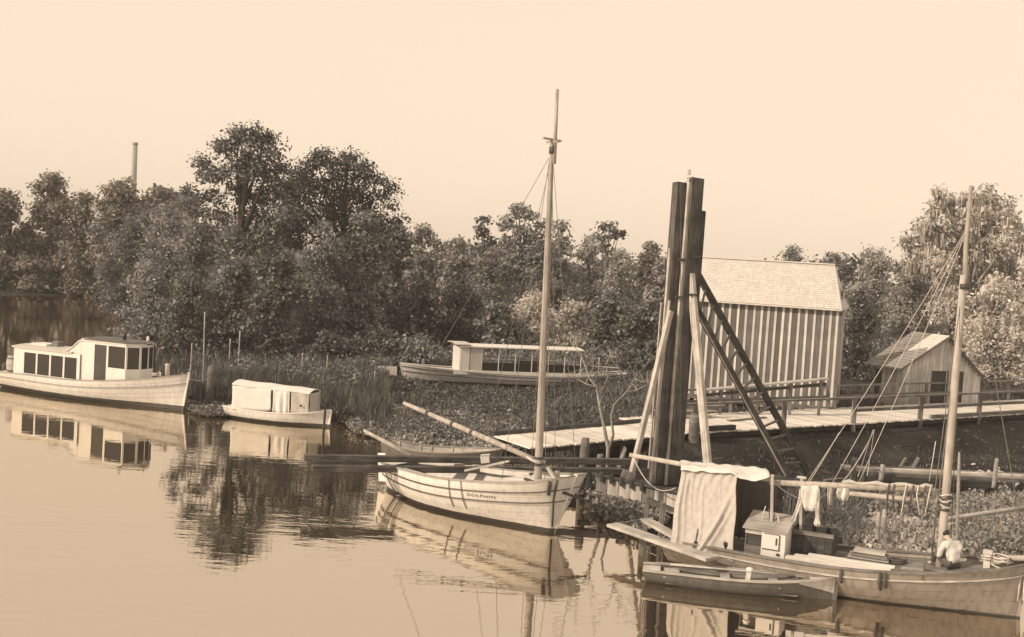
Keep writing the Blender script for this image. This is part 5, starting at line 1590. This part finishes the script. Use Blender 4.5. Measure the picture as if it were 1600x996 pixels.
mb = Vector((m0.x, 0, 0.3)); mt_ = Vector((m1.x, 0, m1.z))
k_ = lambda z: mb.lerp(mt_, (z - 0.3) / (mt_.z - 0.3))
T.tube('mast', [mb, k_(2), k_(4), k_(6.5), k_(8.3)], [0.105, 0.105, 0.10, 0.09, 0.08], 'spar', seg=12)
T.tube('topmast', [k_(7.9) + Vector((0.06, 0.0, 0)), k_(9), mt_], [0.065, 0.06, 0.045], 'spar', seg=10)
T.tube('mast_band', [k_(7.95) + Vector((0.04, 0, 0)), k_(8.08) + Vector((0.04, 0, 0))], 0.115, 'iron', seg=12)
T.tube('mast_band', [k_(2.38), k_(2.44)], 0.125, 'iron', seg=12)
bm0, bm1 = lp(1463, 767, -0.12), lp(1203, 754, -0.10)
T.tube('boom', [bm0, bm0.lerp(bm1, .5), bm1], [0.075, 0.085, 0.075], 'spar', seg=10)
gf0, gf1 = lp(1464, 785, -0.16), lp(1316, 770, -0.18)
T.tube('gaff', [gf0, gf0.lerp(gf1, .5), gf1], [0.06, 0.07, 0.06], 'spar', seg=10)
T.tube('furled_sail', [bm0.lerp(bm1, k) + Vector((0, -0.02, 0.10 + 0.03 * math.sin(k * 40))) for k in np.linspace(0.02, 0.55, 14)], [0.03 + 0.035 * abs(math.sin(i * 1.7)) for i in range(14)], 'canvas', seg=7)
for k in (0.03, 0.06, 0.10, 0.13, 0.17, 0.24, 0.27):
    q = bm0.lerp(bm1, k)
    dz = random.uniform(0.35, 0.75)
    T.tube('lashing', [q + Vector((0, -0.09, 0.13)), q + Vector((-0.03, -0.14, -0.1)), q + Vector((random.uniform(-.1, .1), -0.13, -dz))], 0.018, 'rope_pale' if random.random() < 0.6 else 'rope_dark', seg=5)
for k in range(5):
    a = k * 0.9
    T.tube('rope_turn', [k_(2.5 + 0.07 * k) + Vector((math.cos(t) * 0.135, math.sin(t) * 0.135, 0.03 * math.sin(t * 2 + a))) for t in np.linspace(0, 6.28, 14)], 0.022, 'rope_dark' if k % 2 else 'rope_pale', seg=5)
for (a, b_) in ((lp(1508, 362, 0), lp(1262, 752, -0.1)), (lp(1507, 366, 0), lp(1300, 756, -0.1)), (lp(1506, 372, 0), lp(1340, 758, -0.1))):
    T.tube('topping_lift', sag(a, b_, 0.12, 8), 0.008, 'rope_pale', seg=4)
for (a, b_) in (((m0.x - 0.3, -1.12, 0.8), k_(8.0)), ((m0.x - 0.3, 1.12, 0.8), k_(8.0)), ((L / 2 + 0.14, 0, 1.4), k_(9.6)), ((m0.x - 0.2, -0.12, 1.0), k_(8.0)), ((m0.x + 0.22, 0.1, 1.0), k_(7.9))):
    T.tube('shroud', sag(a, b_, 0.02, 4), 0.011, 'wire', seg=4)
T.tube('halyard_tail', [lp(1462, 690, -0.2), lp(1452, 752, -0.2)], 0.011, 'rope_pale', seg=4)
# bow fittings
q = lp(1541, 893, -0.05)
zz_ = H.sheer(0.93) - 0.08
T.beam('samson_post', (q.x, q.y, zz_ - 0.05), (q.x, q.y, zz_ + 0.40), 0.16, 0.16, 'white')
T.beam('post_cap', (q.x - 0.11, q.y, zz_ + 0.36), (q.x + 0.11, q.y, zz_ + 0.36), 0.2, 0.09, 'cream')
T.tube('rope_turn', [Vector((q.x + math.cos(t) * 0.13, q.y + math.sin(t) * 0.13, zz_ + 0.16 + 0.01 * t)) for t in np.linspace(0, 14, 34)], 0.02, 'rope_pale', seg=5)
T.tube('bowsprit', [Vector((q.x + 0.25, 0.12, 1.36)), Vector((L / 2 + 0.2, 0.02, 1.50)), Vector((L / 2 + 1.3, 0, 1.66))], [0.075, 0.075, 0.06], 'spar', seg=10)
T.tube('bow_line', sag((q.x + 0.1, -0.1, 1.25), (L / 2 - 0.1, -0.25, 1.30), 0.1, 8), 0.025, 'rope_pale', seg=5)
T.tube('bow_line', [Vector((L / 2 + 0.10, -0.10, 1.38)), Vector((L / 2 + 0.12, -0.10, 0.5)), Vector((L / 2 + 0.22, -0.05, 0.3))], 0.022, 'rope_pale', seg=5)
T.tube('bow_line', [Vector((L / 2 + 0.02, -0.16, 1.36)), Vector((L / 2 + 0.0, -0.16, 0.45))], 0.022, 'rope_pale', seg=5)
T.tube('rope_coil', [Vector((L / 2 - 0.45 + math.cos(a) * 0.17, -0.15 + math.sin(a) * 0.17, H.sheer(0.96) + 0.03 + 0.012 * a)) for a in np.linspace(0, 16, 46)], 0.024, 'rope_pale', seg=5)
for t_, n_ in ((0.535, 0.74), (0.64, 0.66), (0.655, 0.72)):
    T.tube('fender_rope', [H.pt(t_, 1.02, -1, 0.04), H.pt(t_, 0.8, -1, 0.06), H.pt(t_ + 0.004, n_, -1, 0.06)], [0.03, 0.05, 0.035], 'rope_dark', seg=6)
T.beam('hatch_coaming', lp(1440, 886, 0.55), lp(1466, 888, 0.55), 0.06, 0.26, 'timber_pale')
T.beam('cockpit_plank', lp(1408, 888, -0.5), lp(1482, 895, -0.5), 0.10, 0.05, 'timber_pale')
T.beam('cockpit_plank', lp(1440, 899, -0.75), lp(1505, 897, -0.75), 0.14, 0.05, 'timber_pale')
T.beam('side_bench', lp(1508, 884, 0.85), lp(1540, 880, 0.85), 0.2, 0.05, 'timber_pale')
for i, (a, b_, c_) in enumerate(((1226, 1385, -0.95), (1240, 1392, -0.66), (1262, 1398, -0.36))):
    z_ = 0.80 + 0.0 * i
    p0, p1 = lp(a, 895 - 9 * i, c_), lp(b_, 905 - 9 * i, c_)
    o = beam('deck_board', T.w((p0.x, c_, z_)), T.w((p1.x, c_, z_ + 0.02)), 0.27, 0.06, 'deck_pale')
    tag(o, ['wide pale board along the sloop side deck, nearest the water', 'middle one of three wide pale boards on the sloop deck', 'wide pale board on the sloop deck beside the stacked planks'][i], 'plank', 'wide boards on the sloop deck')
for i in range(4):
    p0, p1 = lp(1322 + 4 * i, 886 - 5 * i, 0.05 + 0.08 * (i % 2)), lp(1392 - 3 * i, 889 - 5 * i, 0.05 + 0.08 * (i % 2))
    z_ = 0.82 + 0.07 * i
    o = beam('stacked_plank', T.w((p0.x, p0.y, z_)), T.w((p1.x, p0.y + 0.02, z_)), 0.62 - 0.06 * i, 0.05, 'timber_pale' if i % 2 else 'timber_mid')
    tag(o, 'short plank %s of the stack beside the boom end' % ['at the bottom', 'second from the bottom', 'second from the top', 'on top'][i], 'plank', 'stack of short planks on the sloop')
cp = lp(1352, 893, -0.15)
T.tube('rope_coil', [Vector((cp.x + 0.75 + math.cos(a) * (0.2 + 0.02 * math.sin(a * 3)), 0.1 + math.sin(a) * 0.2, 0.78 + 0.010 * a)) for a in np.linspace(0, 19, 56)], 0.024, 'rope_dark', seg=5)
for i_ in range(7):
    a0_ = lp(1402 + i_ * 7, 890 + (i_ % 3) * 3, 0.4 - 0.16 * i_)
    T.tube('loose_rod', [a0_, a0_ + Vector((0.5 + 0.1 * i_, random.uniform(-.12, .12), random.uniform(-.02, .06)))], random.uniform(0.015, 0.03), 'timber_pale' if i_ % 2 else 'rope_dark', seg=6)
# white locker on deck
x0, x1 = lp(1161, 880, -0.85).x, lp(1224, 888, -0.85).x
p = T.w(((x0 + x1) / 2, -0.45, 0.72))
K = Thing('deck_locker', 'small white locker with sloping lid and a panelled door on the sloop', 'locker', T.loc, T.rz, local=True)
K.o.location = T.loc
zb_, zt_ = 0.70, 1.36
xm_ = x0 + (x1 - x0) * 0.42
K.box('side_panel', (xm_, -0.87, zb_), (x1, -0.83, zt_), 'white')
K.box('side_panel', (x1 - 0.04, -0.83, zb_), (x1, 0.10, zt_ + 0.02), 'white')
K.box('side_panel', (x0, 0.10, zb_), (x1, 0.14, zt_ + 0.25), 'timber_mid')
K.box('side_panel', (x0, -0.83, zb_), (x0 + 0.04, 0.10, zt_), 'timber_mid')
K.box('sill_panel', (x0, -0.86, zb_), (xm_, -0.82, zb_ + 0.24), 'timber_mid')
K.box('head_panel', (x0, -0.86, zt_ - 0.12), (xm_, -0.82, zt_), 'timber_pale')
K.box('opening', (x0 + 0.04, -0.80, zb_ + 0.24), (xm_, -0.78, zt_ - 0.12), 'interior')
V = [Vector((x0 - 0.06, -0.93, zt_ + 0.01)), Vector((x1 + 0.06, -0.93, zt_ + 0.01)), Vector((x1 + 0.06, 0.2, zt_ + 0.26)), Vector((x0 - 0.06, 0.2, zt_ + 0.26))]
V = V + [v_ + Vector((0, 0, 0.04)) for v_ in V]
K.mesh('lid', V, [(3, 2, 1, 0), (4, 5, 6, 7), (0, 1, 5, 4), (1, 2, 6, 5), (2, 3, 7, 6), (3, 0, 4, 7)], 'timber_pale')
dr = K.box('door', (xm_ + 0.06, -0.892, zb_ + 0.22), (x1 - 0.16, -0.872, zt_ - 0.06), 'white')
for (a0, a1, c0, c1) in ((xm_ + 0.03, x1 - 0.13, zb_ + 0.195, zb_ + 0.22), (x1 - 0.16, x1 - 0.135, zb_ + 0.22, zt_ - 0.06), (xm_ + 0.06, x1 - 0.16, zt_ - 0.06, zt_ - 0.045)):
    K.box('door_batten', (a0, -0.896, c0), (a1, -0.871, c1), 'trim_dark', dr)
K.box('hinge', (x1 - 0.24, -0.905, zb_ + 0.34), (x1 - 0.2, -0.893, zt_ - 0.14), 'iron', dr)
K.box('latch', ((xm_ + x1) / 2 + 0.1, -0.9, zb_ + 0.07), ((xm_ + x1) / 2 + 0.18, -0.872, zb_ + 0.13), 'iron')
# dark bin
x0, x1 = lp(1230, 880, -0.05).x, lp(1298, 880, -0.05).x
zt_ = lp(1264, 831, -0.05).z
K = Thing('plank_bin', 'big dark wooden bin behind the white locker', 'bin', T.loc, T.rz, local=True)
n_ = 6
for k in range(n_):
    a0 = x0 + (x1 - x0) * k / n_
    K.box('stave', (a0 + 0.004, -0.05, 0.70), (a0 + (x1 - x0) / n_ - 0.004, -0.01, zt_ + random.uniform(-.01, .01)), 'timber_dark')
K.box('side', (x0, -0.01, 0.72), (x0 + 0.04, 0.85, zt_ - 0.01), 'timber_dark')
K.box('side', (x1 - 0.04, -0.01, 0.72), (x1, 0.85, zt_ - 0.01), 'timber_dark')
K.box('back', (x0, 0.85, 0.72), (x1, 0.89, zt_ - 0.01), 'timber_dark')
K.box('rim', (x0 - 0.03, -0.08, zt_ - 0.10), (x1 + 0.03, -0.053, zt_ + 0.012), 'timber_mid')
K.box('floor', (x0 + 0.04, -0.01, 0.74), (x1 - 0.04, 0.85, 0.78), 'timber_dark')
# awning: ridge pole, sheet over it, hanging front, posts
K = Thing('canvas_awning', 'pale canvas sheet hung over a pole as an awning on the sloop stern', 'awning', T.loc, T.rz, local=True)
rp0, rp1 = lp(984, 711, -0.1), lp(1206, 751, -0.1)
K.tube('ridge_pole', [rp0, rp0.lerp(rp1, 0.4), rp1], [0.06, 0.07, 0.055], 'spar', seg=9)
C = [lp(1064, 735, -0.40), lp(1152, 740, -0.40), lp(1047, 851, -1.12), lp(1146, 879, -1.12)]
nu, nv = 70, 40
V, F, keep = [], [], []
rnd = random.Random(5)
for j in range(nv + 1):
    t = j / nv
    for i in range(nu + 1):
        s_ = i / nu
        q = C[0].lerp(C[1], s_).lerp(C[2].lerp(C[3], s_), t)
        fold = (0.022 * math.sin(s_ * 13 + 1.2 * t + 0.8 * math.sin(s_ * 7)) * (0.35 + t * 0.9)
                + sum(am * math.exp(-((s_ - c0_ - dr_ * t) / wd_) ** 2) * (1 - fd_ * t) for c0_, dr_, wd_, am, fd_ in ((0.06, 0.03, 0.022, 0.07, 0.2), (0.13, 0.06, 0.02, 0.045, 0.8), (0.21, 0.10, 0.022, 0.035, 1.0), (0.34, -0.02, 0.018, 0.015, 1.0), (0.55, 0.02, 0.02, 0.012, 1.0), (0.72, 0.05, 0.02, 0.018, 1.0), (0.43, 0.02, 0.02, 0.03, -0.2)))
                + 0.13 * math.exp(-((s_ - (1.06 - 0.60 * t)) / 0.04) ** 2) * ss(0.1, 0.5, t) + 0.06 * math.exp(-((s_ - (1.16 - 0.60 * t)) / 0.03) ** 2) * ss(0.2, 0.6, t))
        fold *= ss(0.0, 0.16, t)
        fold += 0.03 * math.sin(s_ * 37 + 3 * math.sin(t * 6)) * math.exp(-t * 5) + 0.006 * math.sin(43 * t + 31 * s_ * s_) * math.sin(29 * s_)
        fold -= 0.10 * ss(0.22, 0.0, t)
        droop =  (0.05 * math.sin(s_ * 11 + 1) if j == nv else 0)
        pull = 0.10 * math.sin(s_ * math.pi) * math.sin(t * math.pi)
        V.append(q + Vector((0.02 * math.sin(t * 9 + s_ * 4), -fold + pull * 0.5 - 0.02, -droop)))
for j in range(nv):
    for i in range(nu):
        if j >= nv - 11 and i in (27, 28): continue
        if j >= nv - 5 and i in (26, 29, 30): continue
        if (j - nv * 0.82) ** 2 / 3.0 + (i - nu * 0.87) ** 2 / 12.0 < 0.6: continue
        k = j * (nu + 1) + i
        F.append((k, k + nu + 1, k + nu + 2, k + 1))
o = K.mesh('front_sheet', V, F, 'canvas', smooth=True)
md = o.modifiers.new('thick', 'SOLIDIFY'); md.thickness = 0.012
# the sheet across the top, running on to the right as a slack flap
E = [C[0] + Vector((0, 0.0, 0.015)), lp(1203, 744, -0.40), lp(1062, 737, 0.35) + Vector((0, 0, 0.0)), lp(1196, 741, 0.35)]
E[2].z = E[0].z + 0.05; E[3].z = E[1].z + 0.0
V, F = [], []
nu, nv = 26, 8
for j in range(nv + 1):
    t = j / nv
    for i in range(nu + 1):
        s_ = i / nu
        q = E[0].lerp(E[1], s_).lerp(E[2].lerp(E[3], s_), t)
        z_ = 0.07 * ss(0, 0.3, t) + 0.025 * math.sin(s_ * 31) * math.sin(t * 8 + s_ * 7) - 0.16 * max(0, math.sin((s_ - 0.6) / 0.4 * math.pi)) * (1 if s_ > 0.6 else 0) * (1 - t)
        V.append(q + Vector((0, -0.03 * (t < .1), z_)))
for j in range(nv):
    for i in range(nu):
        k = j * (nu + 1) + i
        F.append((k, k + 1, k + nu + 2, k + nu + 1))
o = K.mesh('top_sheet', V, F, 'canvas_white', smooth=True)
md = o.modifiers.new('thick', 'SOLIDIFY'); md.thickness = 0.012
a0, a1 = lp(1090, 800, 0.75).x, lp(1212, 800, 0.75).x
K.box('dark_backing', (a0, 0.74, 0.75), (a1, 0.78, 2.42), 'trim_dark')  # dark panel standing in for the shade under the awning
q = lp(1207, 832, -0.35)
K.beam('post', (q.x, -0.35, 0.72), lp(1207, 742, -0.35), 0.055, 0.075, 'timber_pale')
q = lp(1158, 790, 0.6)
K.beam('post', (q.x, 0.6, 0.72), (q.x, 0.6, 2.5), 0.06, 0.06, 'timber_dark')
q = lp(1072, 850, 0.1)
K.beam('post', (q.x, 0.1, 0.72), (q.x, 0.1, 2.5), 0.07, 0.07, 'timber_mid')
for k in range(5):
    q = lp(1196 + k * 5, 800, -0.30)
    z_ = 1.75 - 0.05 * k
    K.tube('hanging_cord', [Vector((q.x, -0.32, z_ + 0.15)), Vector((q.x + random.uniform(-.08, .08), -0.36, z_ - 0.1)), Vector((q.x + random.uniform(-.08, .08), -0.34, z_ - 0.45))], 0.016, 'rope_dark' if k % 2 else 'rope_pale', seg=5)
# boom crutch and washing
q0, q1 = lp(1250, 860, 0.05), lp(1252, 747, -0.02)
K = Thing('boom_crutch', 'pale T topped post holding up the sloop boom', 'post', T.loc, T.rz, local=True)
K.beam('post', (q0.x, 0.06, 0.72), (q1.x, 0.06, q1.z), 0.07, 0.07, 'timber_pale')
K.beam('cross_piece', (q1.x - 0.12, 0.05, q1.z), (q1.x + 0.12, 0.05, q1.z), 0.08, 0.06, 'timber_pale')
def cloth_panel(rows, name, T_, mat, parent=None, th=0.012, wob=0.03, nu=10, c=-0.22, seed=0.0):
    V, F = [], []
    for j, (ax, bx_, y) in enumerate(rows):
        for i in range(nu + 1):
            s_ = i / nu
            p_ = lp(ax + (bx_ - ax) * s_, y, c)
            p_.y += wob * math.sin(s_ * 9 + j * 0.9 + seed) + 0.01 * math.sin(j * 2 + s_ * 20)
            V.append(p_)
    for j in range(len(rows) - 1):
        for i in range(nu):
            k = j * (nu + 1) + i
            F.append((k, k + nu + 1, k + nu + 2, k + 1))
    o = T_.mesh(name, V, F, mat, parent, True)
    md = o.modifiers.new('thick', 'SOLIDIFY'); md.thickness = th
    return o
K = Thing('hanging_shirt', 'white shirt drying over the sloop boom, sleeves hanging down', 'shirt', T.loc, T.rz, local=True)
cloth_panel([(1251, 1279, 759), (1251, 1279, 766), (1252, 1278, 776), (1254, 1278, 786), (1256, 1277, 793), (1259, 1275, 799)], 'shirt_body', K, 'cloth', seed=1)
cloth_panel([(1249, 1256, 764), (1247, 1254, 780), (1243, 1250, 796), (1239, 1245, 808), (1235, 1244, 817)], 'sleeve', K, 'cloth', seed=2, nu=5)
cloth_panel([(1274, 1281, 764), (1275, 1281, 780), (1275, 1280, 796), (1275, 1280, 808), (1271, 1282, 818), (1273, 1280, 823)], 'sleeve', K, 'cloth', seed=3, nu=5)
K = Thing('hanging_cloth', 'bunched pale rag hung on the boom right of the drying shirt', 'cloth', T.loc, T.rz, local=True)
cloth_panel([(1309, 1326, 763), (1307, 1328, 770), (1309, 1326, 777), (1313, 1322, 783)], 'cloth', K, 'cloth', seed=4, wob=0.06, c=-0.26)
cloth_panel([(1294, 1300, 762), (1293, 1300, 775), (1294, 1299, 790)], 'cloth_strip', K, 'canvas', seed=5, wob=0.03, c=-0.22)

# ------------------------------------------------------------------ person seated by the mast, back to the camera
def skin_mesh(name, chains, mat, root, subdiv=2):
    """chains: lists of (co, radius) joined at shared points -> one continuous surface"""
    bm = bmesh.new()
    lay = bm.verts.layers.skin.verify()
    idx_ = {}
    def vert(co, r):
        k = tuple(round(c_, 4) for c_ in co)
        if k not in idx_:
            v_ = bm.verts.new(co); v_[lay].radius = (r, r) if not hasattr(r, '__len__') else r
            idx_[k] = v_
        return idx_[k]
    first = None
    for ch_ in chains:
        prev = None
        for co, r in ch_:
            v_ = vert(co, r)
            if first is None:
                first = v_; v_[lay].use_root = True
            if prev is not None and prev is not v_ and not bm.edges.get((prev, v_)):
                bm.edges.new((prev, v_))
            prev = v_
    me = bpy.data.meshes.new(name + '_skeleton'); bm.to_mesh(me); bm.free()
    o = bpy.data.objects.new(name, me); COL.objects.link(o)
    md_ = o.modifiers.new('skin', 'SKIN'); md_.use_smooth_shade = True
    sb = o.modifiers.new('sub', 'SUBSURF'); sb.levels = subdiv; sb.render_levels = subdiv
    d_ = bpy.context.evaluated_depsgraph_get()
    m_ = bpy.data.meshes.new_from_object(o.evaluated_get(d_))
    m_.name = name
    bpy.data.objects.remove(o); bpy.data.meshes.remove(me)
    m_.materials.clear(); m_.materials.append(MATS[mat])
    o = bpy.data.objects.new(name, m_); COL.objects.link(o); o.parent = root
    return o
pq = lp(1489, 896, -0.30)
pw_ = T.w((pq.x, -0.30, SLH.sheer(0.8) - 0.07))
PE = bpy.data.objects.new('person', None); COL.objects.link(PE)
PE.location = pw_; PE.rotation_euler = (0, 0, R(12))
tag(PE, 'person in a pale shirt sitting bent forward by the right hand mast', 'person')
pel, sp1, sp2, sp3 = (0, 0, 0.13), (0, 0.03, 0.32), (0, 0.10, 0.50), (0, 0.17, 0.60)
neck, hd0, hd1 = (-0.01, 0.25, 0.655), (-0.03, 0.32, 0.69), (-0.05, 0.40, 0.74)
body = [[(pel, 0.11), (sp1, 0.10), (sp2, 0.10), (sp3, 0.07), (neck, 0.055), (hd0, 0.085), (hd1, 0.088), ((-0.05, 0.45, 0.755), 0.07)],
        [(hd1, 0.088), ((-0.05, 0.44, 0.68), 0.06), ((-0.05, 0.48, 0.70), 0.022)]]
shirt = [[(pel, (0.155, 0.135)), (sp1, (0.15, 0.13)), (sp2, (0.175, 0.135)), (sp3, (0.14, 0.10)), ((0, 0.215, 0.64), 0.075)]]
trous = [[(pel, 0.15), ((0, 0.02, 0.22), 0.145)]]
for s_ in (-1, 1):
    sh, el, wr, ha = (s_ * 0.185, 0.14, 0.56), (s_ * 0.265, 0.16, 0.30), (s_ * 0.15, 0.36, 0.27), (s_ * 0.11, 0.43, 0.265)
    body.append([(sp2, 0.10), (sh, 0.05), (el, 0.045), (wr, 0.03), (ha, 0.034)])
    shirt.append([(sp2, (0.175, 0.135)), (sh, 0.085), ((s_ * 0.24, 0.145, 0.43), 0.075), (el, 0.066), ((s_ * 0.19, 0.29, 0.28), 0.052)])
    fx = s_ * 0.11
    for k, (dx, ln) in enumerate(((-0.03, 0.062), (-0.01, 0.072), (0.01, 0.068), (0.03, 0.052))):
        body.append([(ha, 0.034), ((fx + dx, 0.47, 0.262), 0.010), ((fx + dx, 0.47 + ln * 0.55, 0.252), 0.009), ((fx + dx * 0.9, 0.47 + ln * 0.8, 0.228), 0.008)])
    body.append([(ha, 0.034), ((fx - s_ * 0.045, 0.445, 0.26), 0.011), ((fx - s_ * 0.06, 0.48, 0.25), 0.009)])
    hip, kn, an, toe = (s_ * 0.10, 0.04, 0.12), (s_ * 0.19, 0.42, 0.30), (s_ * 0.15, 0.58, 0.02), (s_ * 0.17, 0.72, 0.0)
    body.append([(pel, 0.11), (hip, 0.085), (kn, 0.058), (an, 0.04), (toe, 0.035)])
    trous.append([(pel, 0.15), (hip, 0.105), (kn, 0.078), (tuple(Vector(kn).lerp(Vector(an), 0.85)), 0.06)])
bo = skin_mesh('body', body, 'skin', PE)
so = skin_mesh('shirt', shirt, 'cloth', PE, 3)
for v_ in so.data.vertices:                                    # folds in the cloth
    c_ = v_.co
    v_.co = c_ + v_.normal * (0.008 * math.sin(c_.x * 26 + c_.z * 9 + 2 * math.sin(c_.z * 9)) + 0.005 * math.sin(c_.z * 33 - c_.x * 14 + c_.y * 13) - 0.003)
skin_mesh('trousers', trous, 'trousers', PE)
hv = []
for (x_, y_, z_, r_) in ((0, 0.40, 0.765, 0.104), (0, 0.33, 0.735, 0.09)):
    pass
skin_mesh('hair', [[((-0.03, 0.285, 0.715), 0.085), ((-0.04, 0.345, 0.765), 0.110), ((-0.05, 0.43, 0.80), 0.085)]], 'hair', PE)
PE.scale = (1.12, 1.12, 1.12)

# ------------------------------------------------------------------ rowing skiff in front
bow = at(1301, 934) + Vector((0, -0.15, 0)); st = at(1010, 906) + Vector((0.0, -0.1, 0))
T, L = boat_thing('rowing_skiff', 'narrow dark rowing skiff with pale gunwales lying before the sloop', 'boat', bow, st)
H = Hull(L, 1.12, 0.34, 0.36, 0.54, depth=0.18, rake=0.03, srake=0.12, transom=0.62, p=2.2, q=0.85, fb=0.3, fs=0.7)
build_hull(T, H, 'hull_dark', 4, 'timber_mid', gun='timber_pale', gun_w=0.10)
for t_, w_ in ((0.14, 0.4), (0.42, 0.24), (0.68, 0.24)):
    thwart(T, H, t_, 0.28, w_, 'timber_pale')
deck(T, H, 0.86, 0.985, -0.02, 'timber_pale', 3)
deck(T, H, 0.0, 0.09, -0.02, 'timber_pale', 3)
for side in (1, -1):
    V, F = [], []
    for t in (0.80, 0.86, 0.92, 0.97, 1.0):                   # pale bow cheek
        V += [H.pt(t, 0.45 + (1 - t) * 2.4, side, 0.016), H.pt(t, 0.98, side, 0.016)]
    for i in range(4):
        a = i * 2
        q_ = (a, a + 2, a + 3, a + 1)
        F.append(q_ if side < 0 else q_[::-1])
    T.mesh('bow_cheek', V, F, 'cream')
for k in range(3):
    T.box('floor_board', (-0.4 * L, -0.3 + k * 0.2, 0.05), (0.3 * L, -0.11 + k * 0.2, 0.08), 'timber_mid')
T.beam('oarlock_post', (0.03 * L, -0.42, 0.3), (0.04 * L, -0.44, 0.62), 0.10, 0.12, 'timber_pale')
v, f = lathe([(0.09, 0), (0.1, 0.05), (0.06, 0.09)], 9)
T.mesh('post_cap', place((0.04 * L, -0.44, 0.62), v), f, 'white', smooth=True)
a, b_ = T.w((-0.38 * L, 0.22, 0.42)), T.w((0.30 * L, 0.26, 0.44))
O = Thing('oar', 'oar laid along inside the dark rowing skiff', 'oar', a)
v, f = tube_geo([a, a.lerp(b_, .5), b_], [0.025, 0.025, 0.02], 7)
O.mesh('loom', v, f, 'timber_pale', smooth=True)
O.beam('blade', b_ - (b_ - a).normalized() * 0.02, b_ + (b_ - a).normalized() * 0.55, 0.14, 0.025, 'timber_pale')

# ------------------------------------------------------------------ landing planks left of the awning
S1, S2 = at(957, 820, 0.74), at(1112, 874, 0.66)
K = Thing('landing_stage', 'two pale planks on posts reaching out left of the awning', 'landing stage', at(1010, 860, 0.0))
K.beam('plank', S1, S2, 0.46, 0.09, 'timber_pale')
q0, q1 = at(1008, 812, 0.80), at(1062, 842, 0.74)
K.beam('plank', q0, q1, 0.36, 0.07, 'timber_pale')
K.beam('tie', S1 + Vector((0.15, 0.05, 0.02)), q0 + Vector((0, 0, 0.0)), 0.06, 0.05, 'timber_mid')
for (px, py, h_) in ((1006, 846, 1.35), (1030, 852, 1.25), (1052, 858, 1.2), (1000, 868, 0.66), (1075, 872, 0.64)):
    q = at(px, py, 0.0)
    K.beam('post', q - zup * 0.4, q + Vector((0.03, 0, h_ - 0.0)), 0.11, 0.13, 'timber_mid')
K.beam('brace', at(1006, 846) + zup * 1.25, at(1052, 858) + zup * 1.1, 0.07, 0.13, 'timber_dark')

# ------------------------------------------------------------------ stakes, poles and lines at the right
for (px, yt, yb, Y, r_, lab, mt) in ((1496, 707, 852, 33.0, 0.05, 'tall thin pale pole behind the right hand mast', 'stake'), (1370, 800, 868, 32.6, 0.07, 'pale split stake behind the stacked planks', 'timber_pale'),
                                     (1379, 796, 862, 33.1, 0.085, 'grey stake just behind the pale split one', 'stake')):
    q = far(px, yb, Y); q.z = gz(q.x, q.y); tp = far(px + 3, yt, Y)
    round_post(lab, q, tp.z - q.z, r_, mt, (tp.x - q.x, 0), name='stake', cat='stake', depth=0.4, top=0.6)
q0, q1 = far(1478, 811, 35.0), far(1640, 788, 36.5)
v, f = tube_geo([q0, q0.lerp(q1, .5), q1], [0.06, 0.07, 0.06], 7)
single('fallen_pole', 'long thin pole lying over the pale marsh grass', 'pole', v, f, 'stake', smooth=True)
rope('slack rope from the boardwalk post down to the awning', far(1366, 672, 44.0), SL.w(lp(1200, 744, -0.3)), 1.5, 0.022, 'rope_pale', 18)
rope('steep line from the boardwalk to the boom crutch', far(1311, 676, 44.0), SL.w(lp(1262, 757, -0.1)), 0.05, 0.014, 'rope_pale')
rope('left one of two close lines below the boardwalk post', far(1364, 672, 44.2), far(1340, 746, 42.0), 0.03, 0.014, 'rope_pale')
rope('right one of two close lines below the boardwalk post', far(1366, 672, 44.2), far(1355, 744, 42.0), 0.02, 0.014, 'rope_pale')
rope('thin slack line from the pile driver brace to the awning', far(990, 716, 37.6), far(1055, 763, 35.0), 0.45, 0.016, 'rope_pale')
rope('long thin stay from the ladder foot to the awning pole', far(1288, 745, 40.5), SL.w(lp(1204, 746, -0.3)), 0.12, 0.012, 'rope_dark')

# ------------------------------------------------------------------ air
m = bpy.data.materials.new('haze_air'); m.use_nodes = True
n, l = m.node_tree.nodes, m.node_tree.links
n.clear()
out = n.new('ShaderNodeOutputMaterial'); pv = n.new('ShaderNodeVolumePrincipled')
pv.inputs['Color'].default_value = (1.0, 0.99, 0.97, 1)
pv.inputs['Anisotropy'].default_value = -0.25
pv.inputs['Density'].default_value = 0.00045
l.new(pv.outputs[0], out.inputs['Volume'])
MATS['haze_air'] = m
V = [(x, y, z) for x in (-1510, 1510) for y in (-310, 1810) for z in (-3.0, 36.0)]
hz = mesh_obj('haze', V, [(0, 1, 3, 2), (4, 6, 7, 5), (0, 4, 5, 1), (2, 3, 7, 6), (0, 2, 6, 4), (1, 5, 7, 3)], 'haze_air')
hz['kind'] = 'stuff'
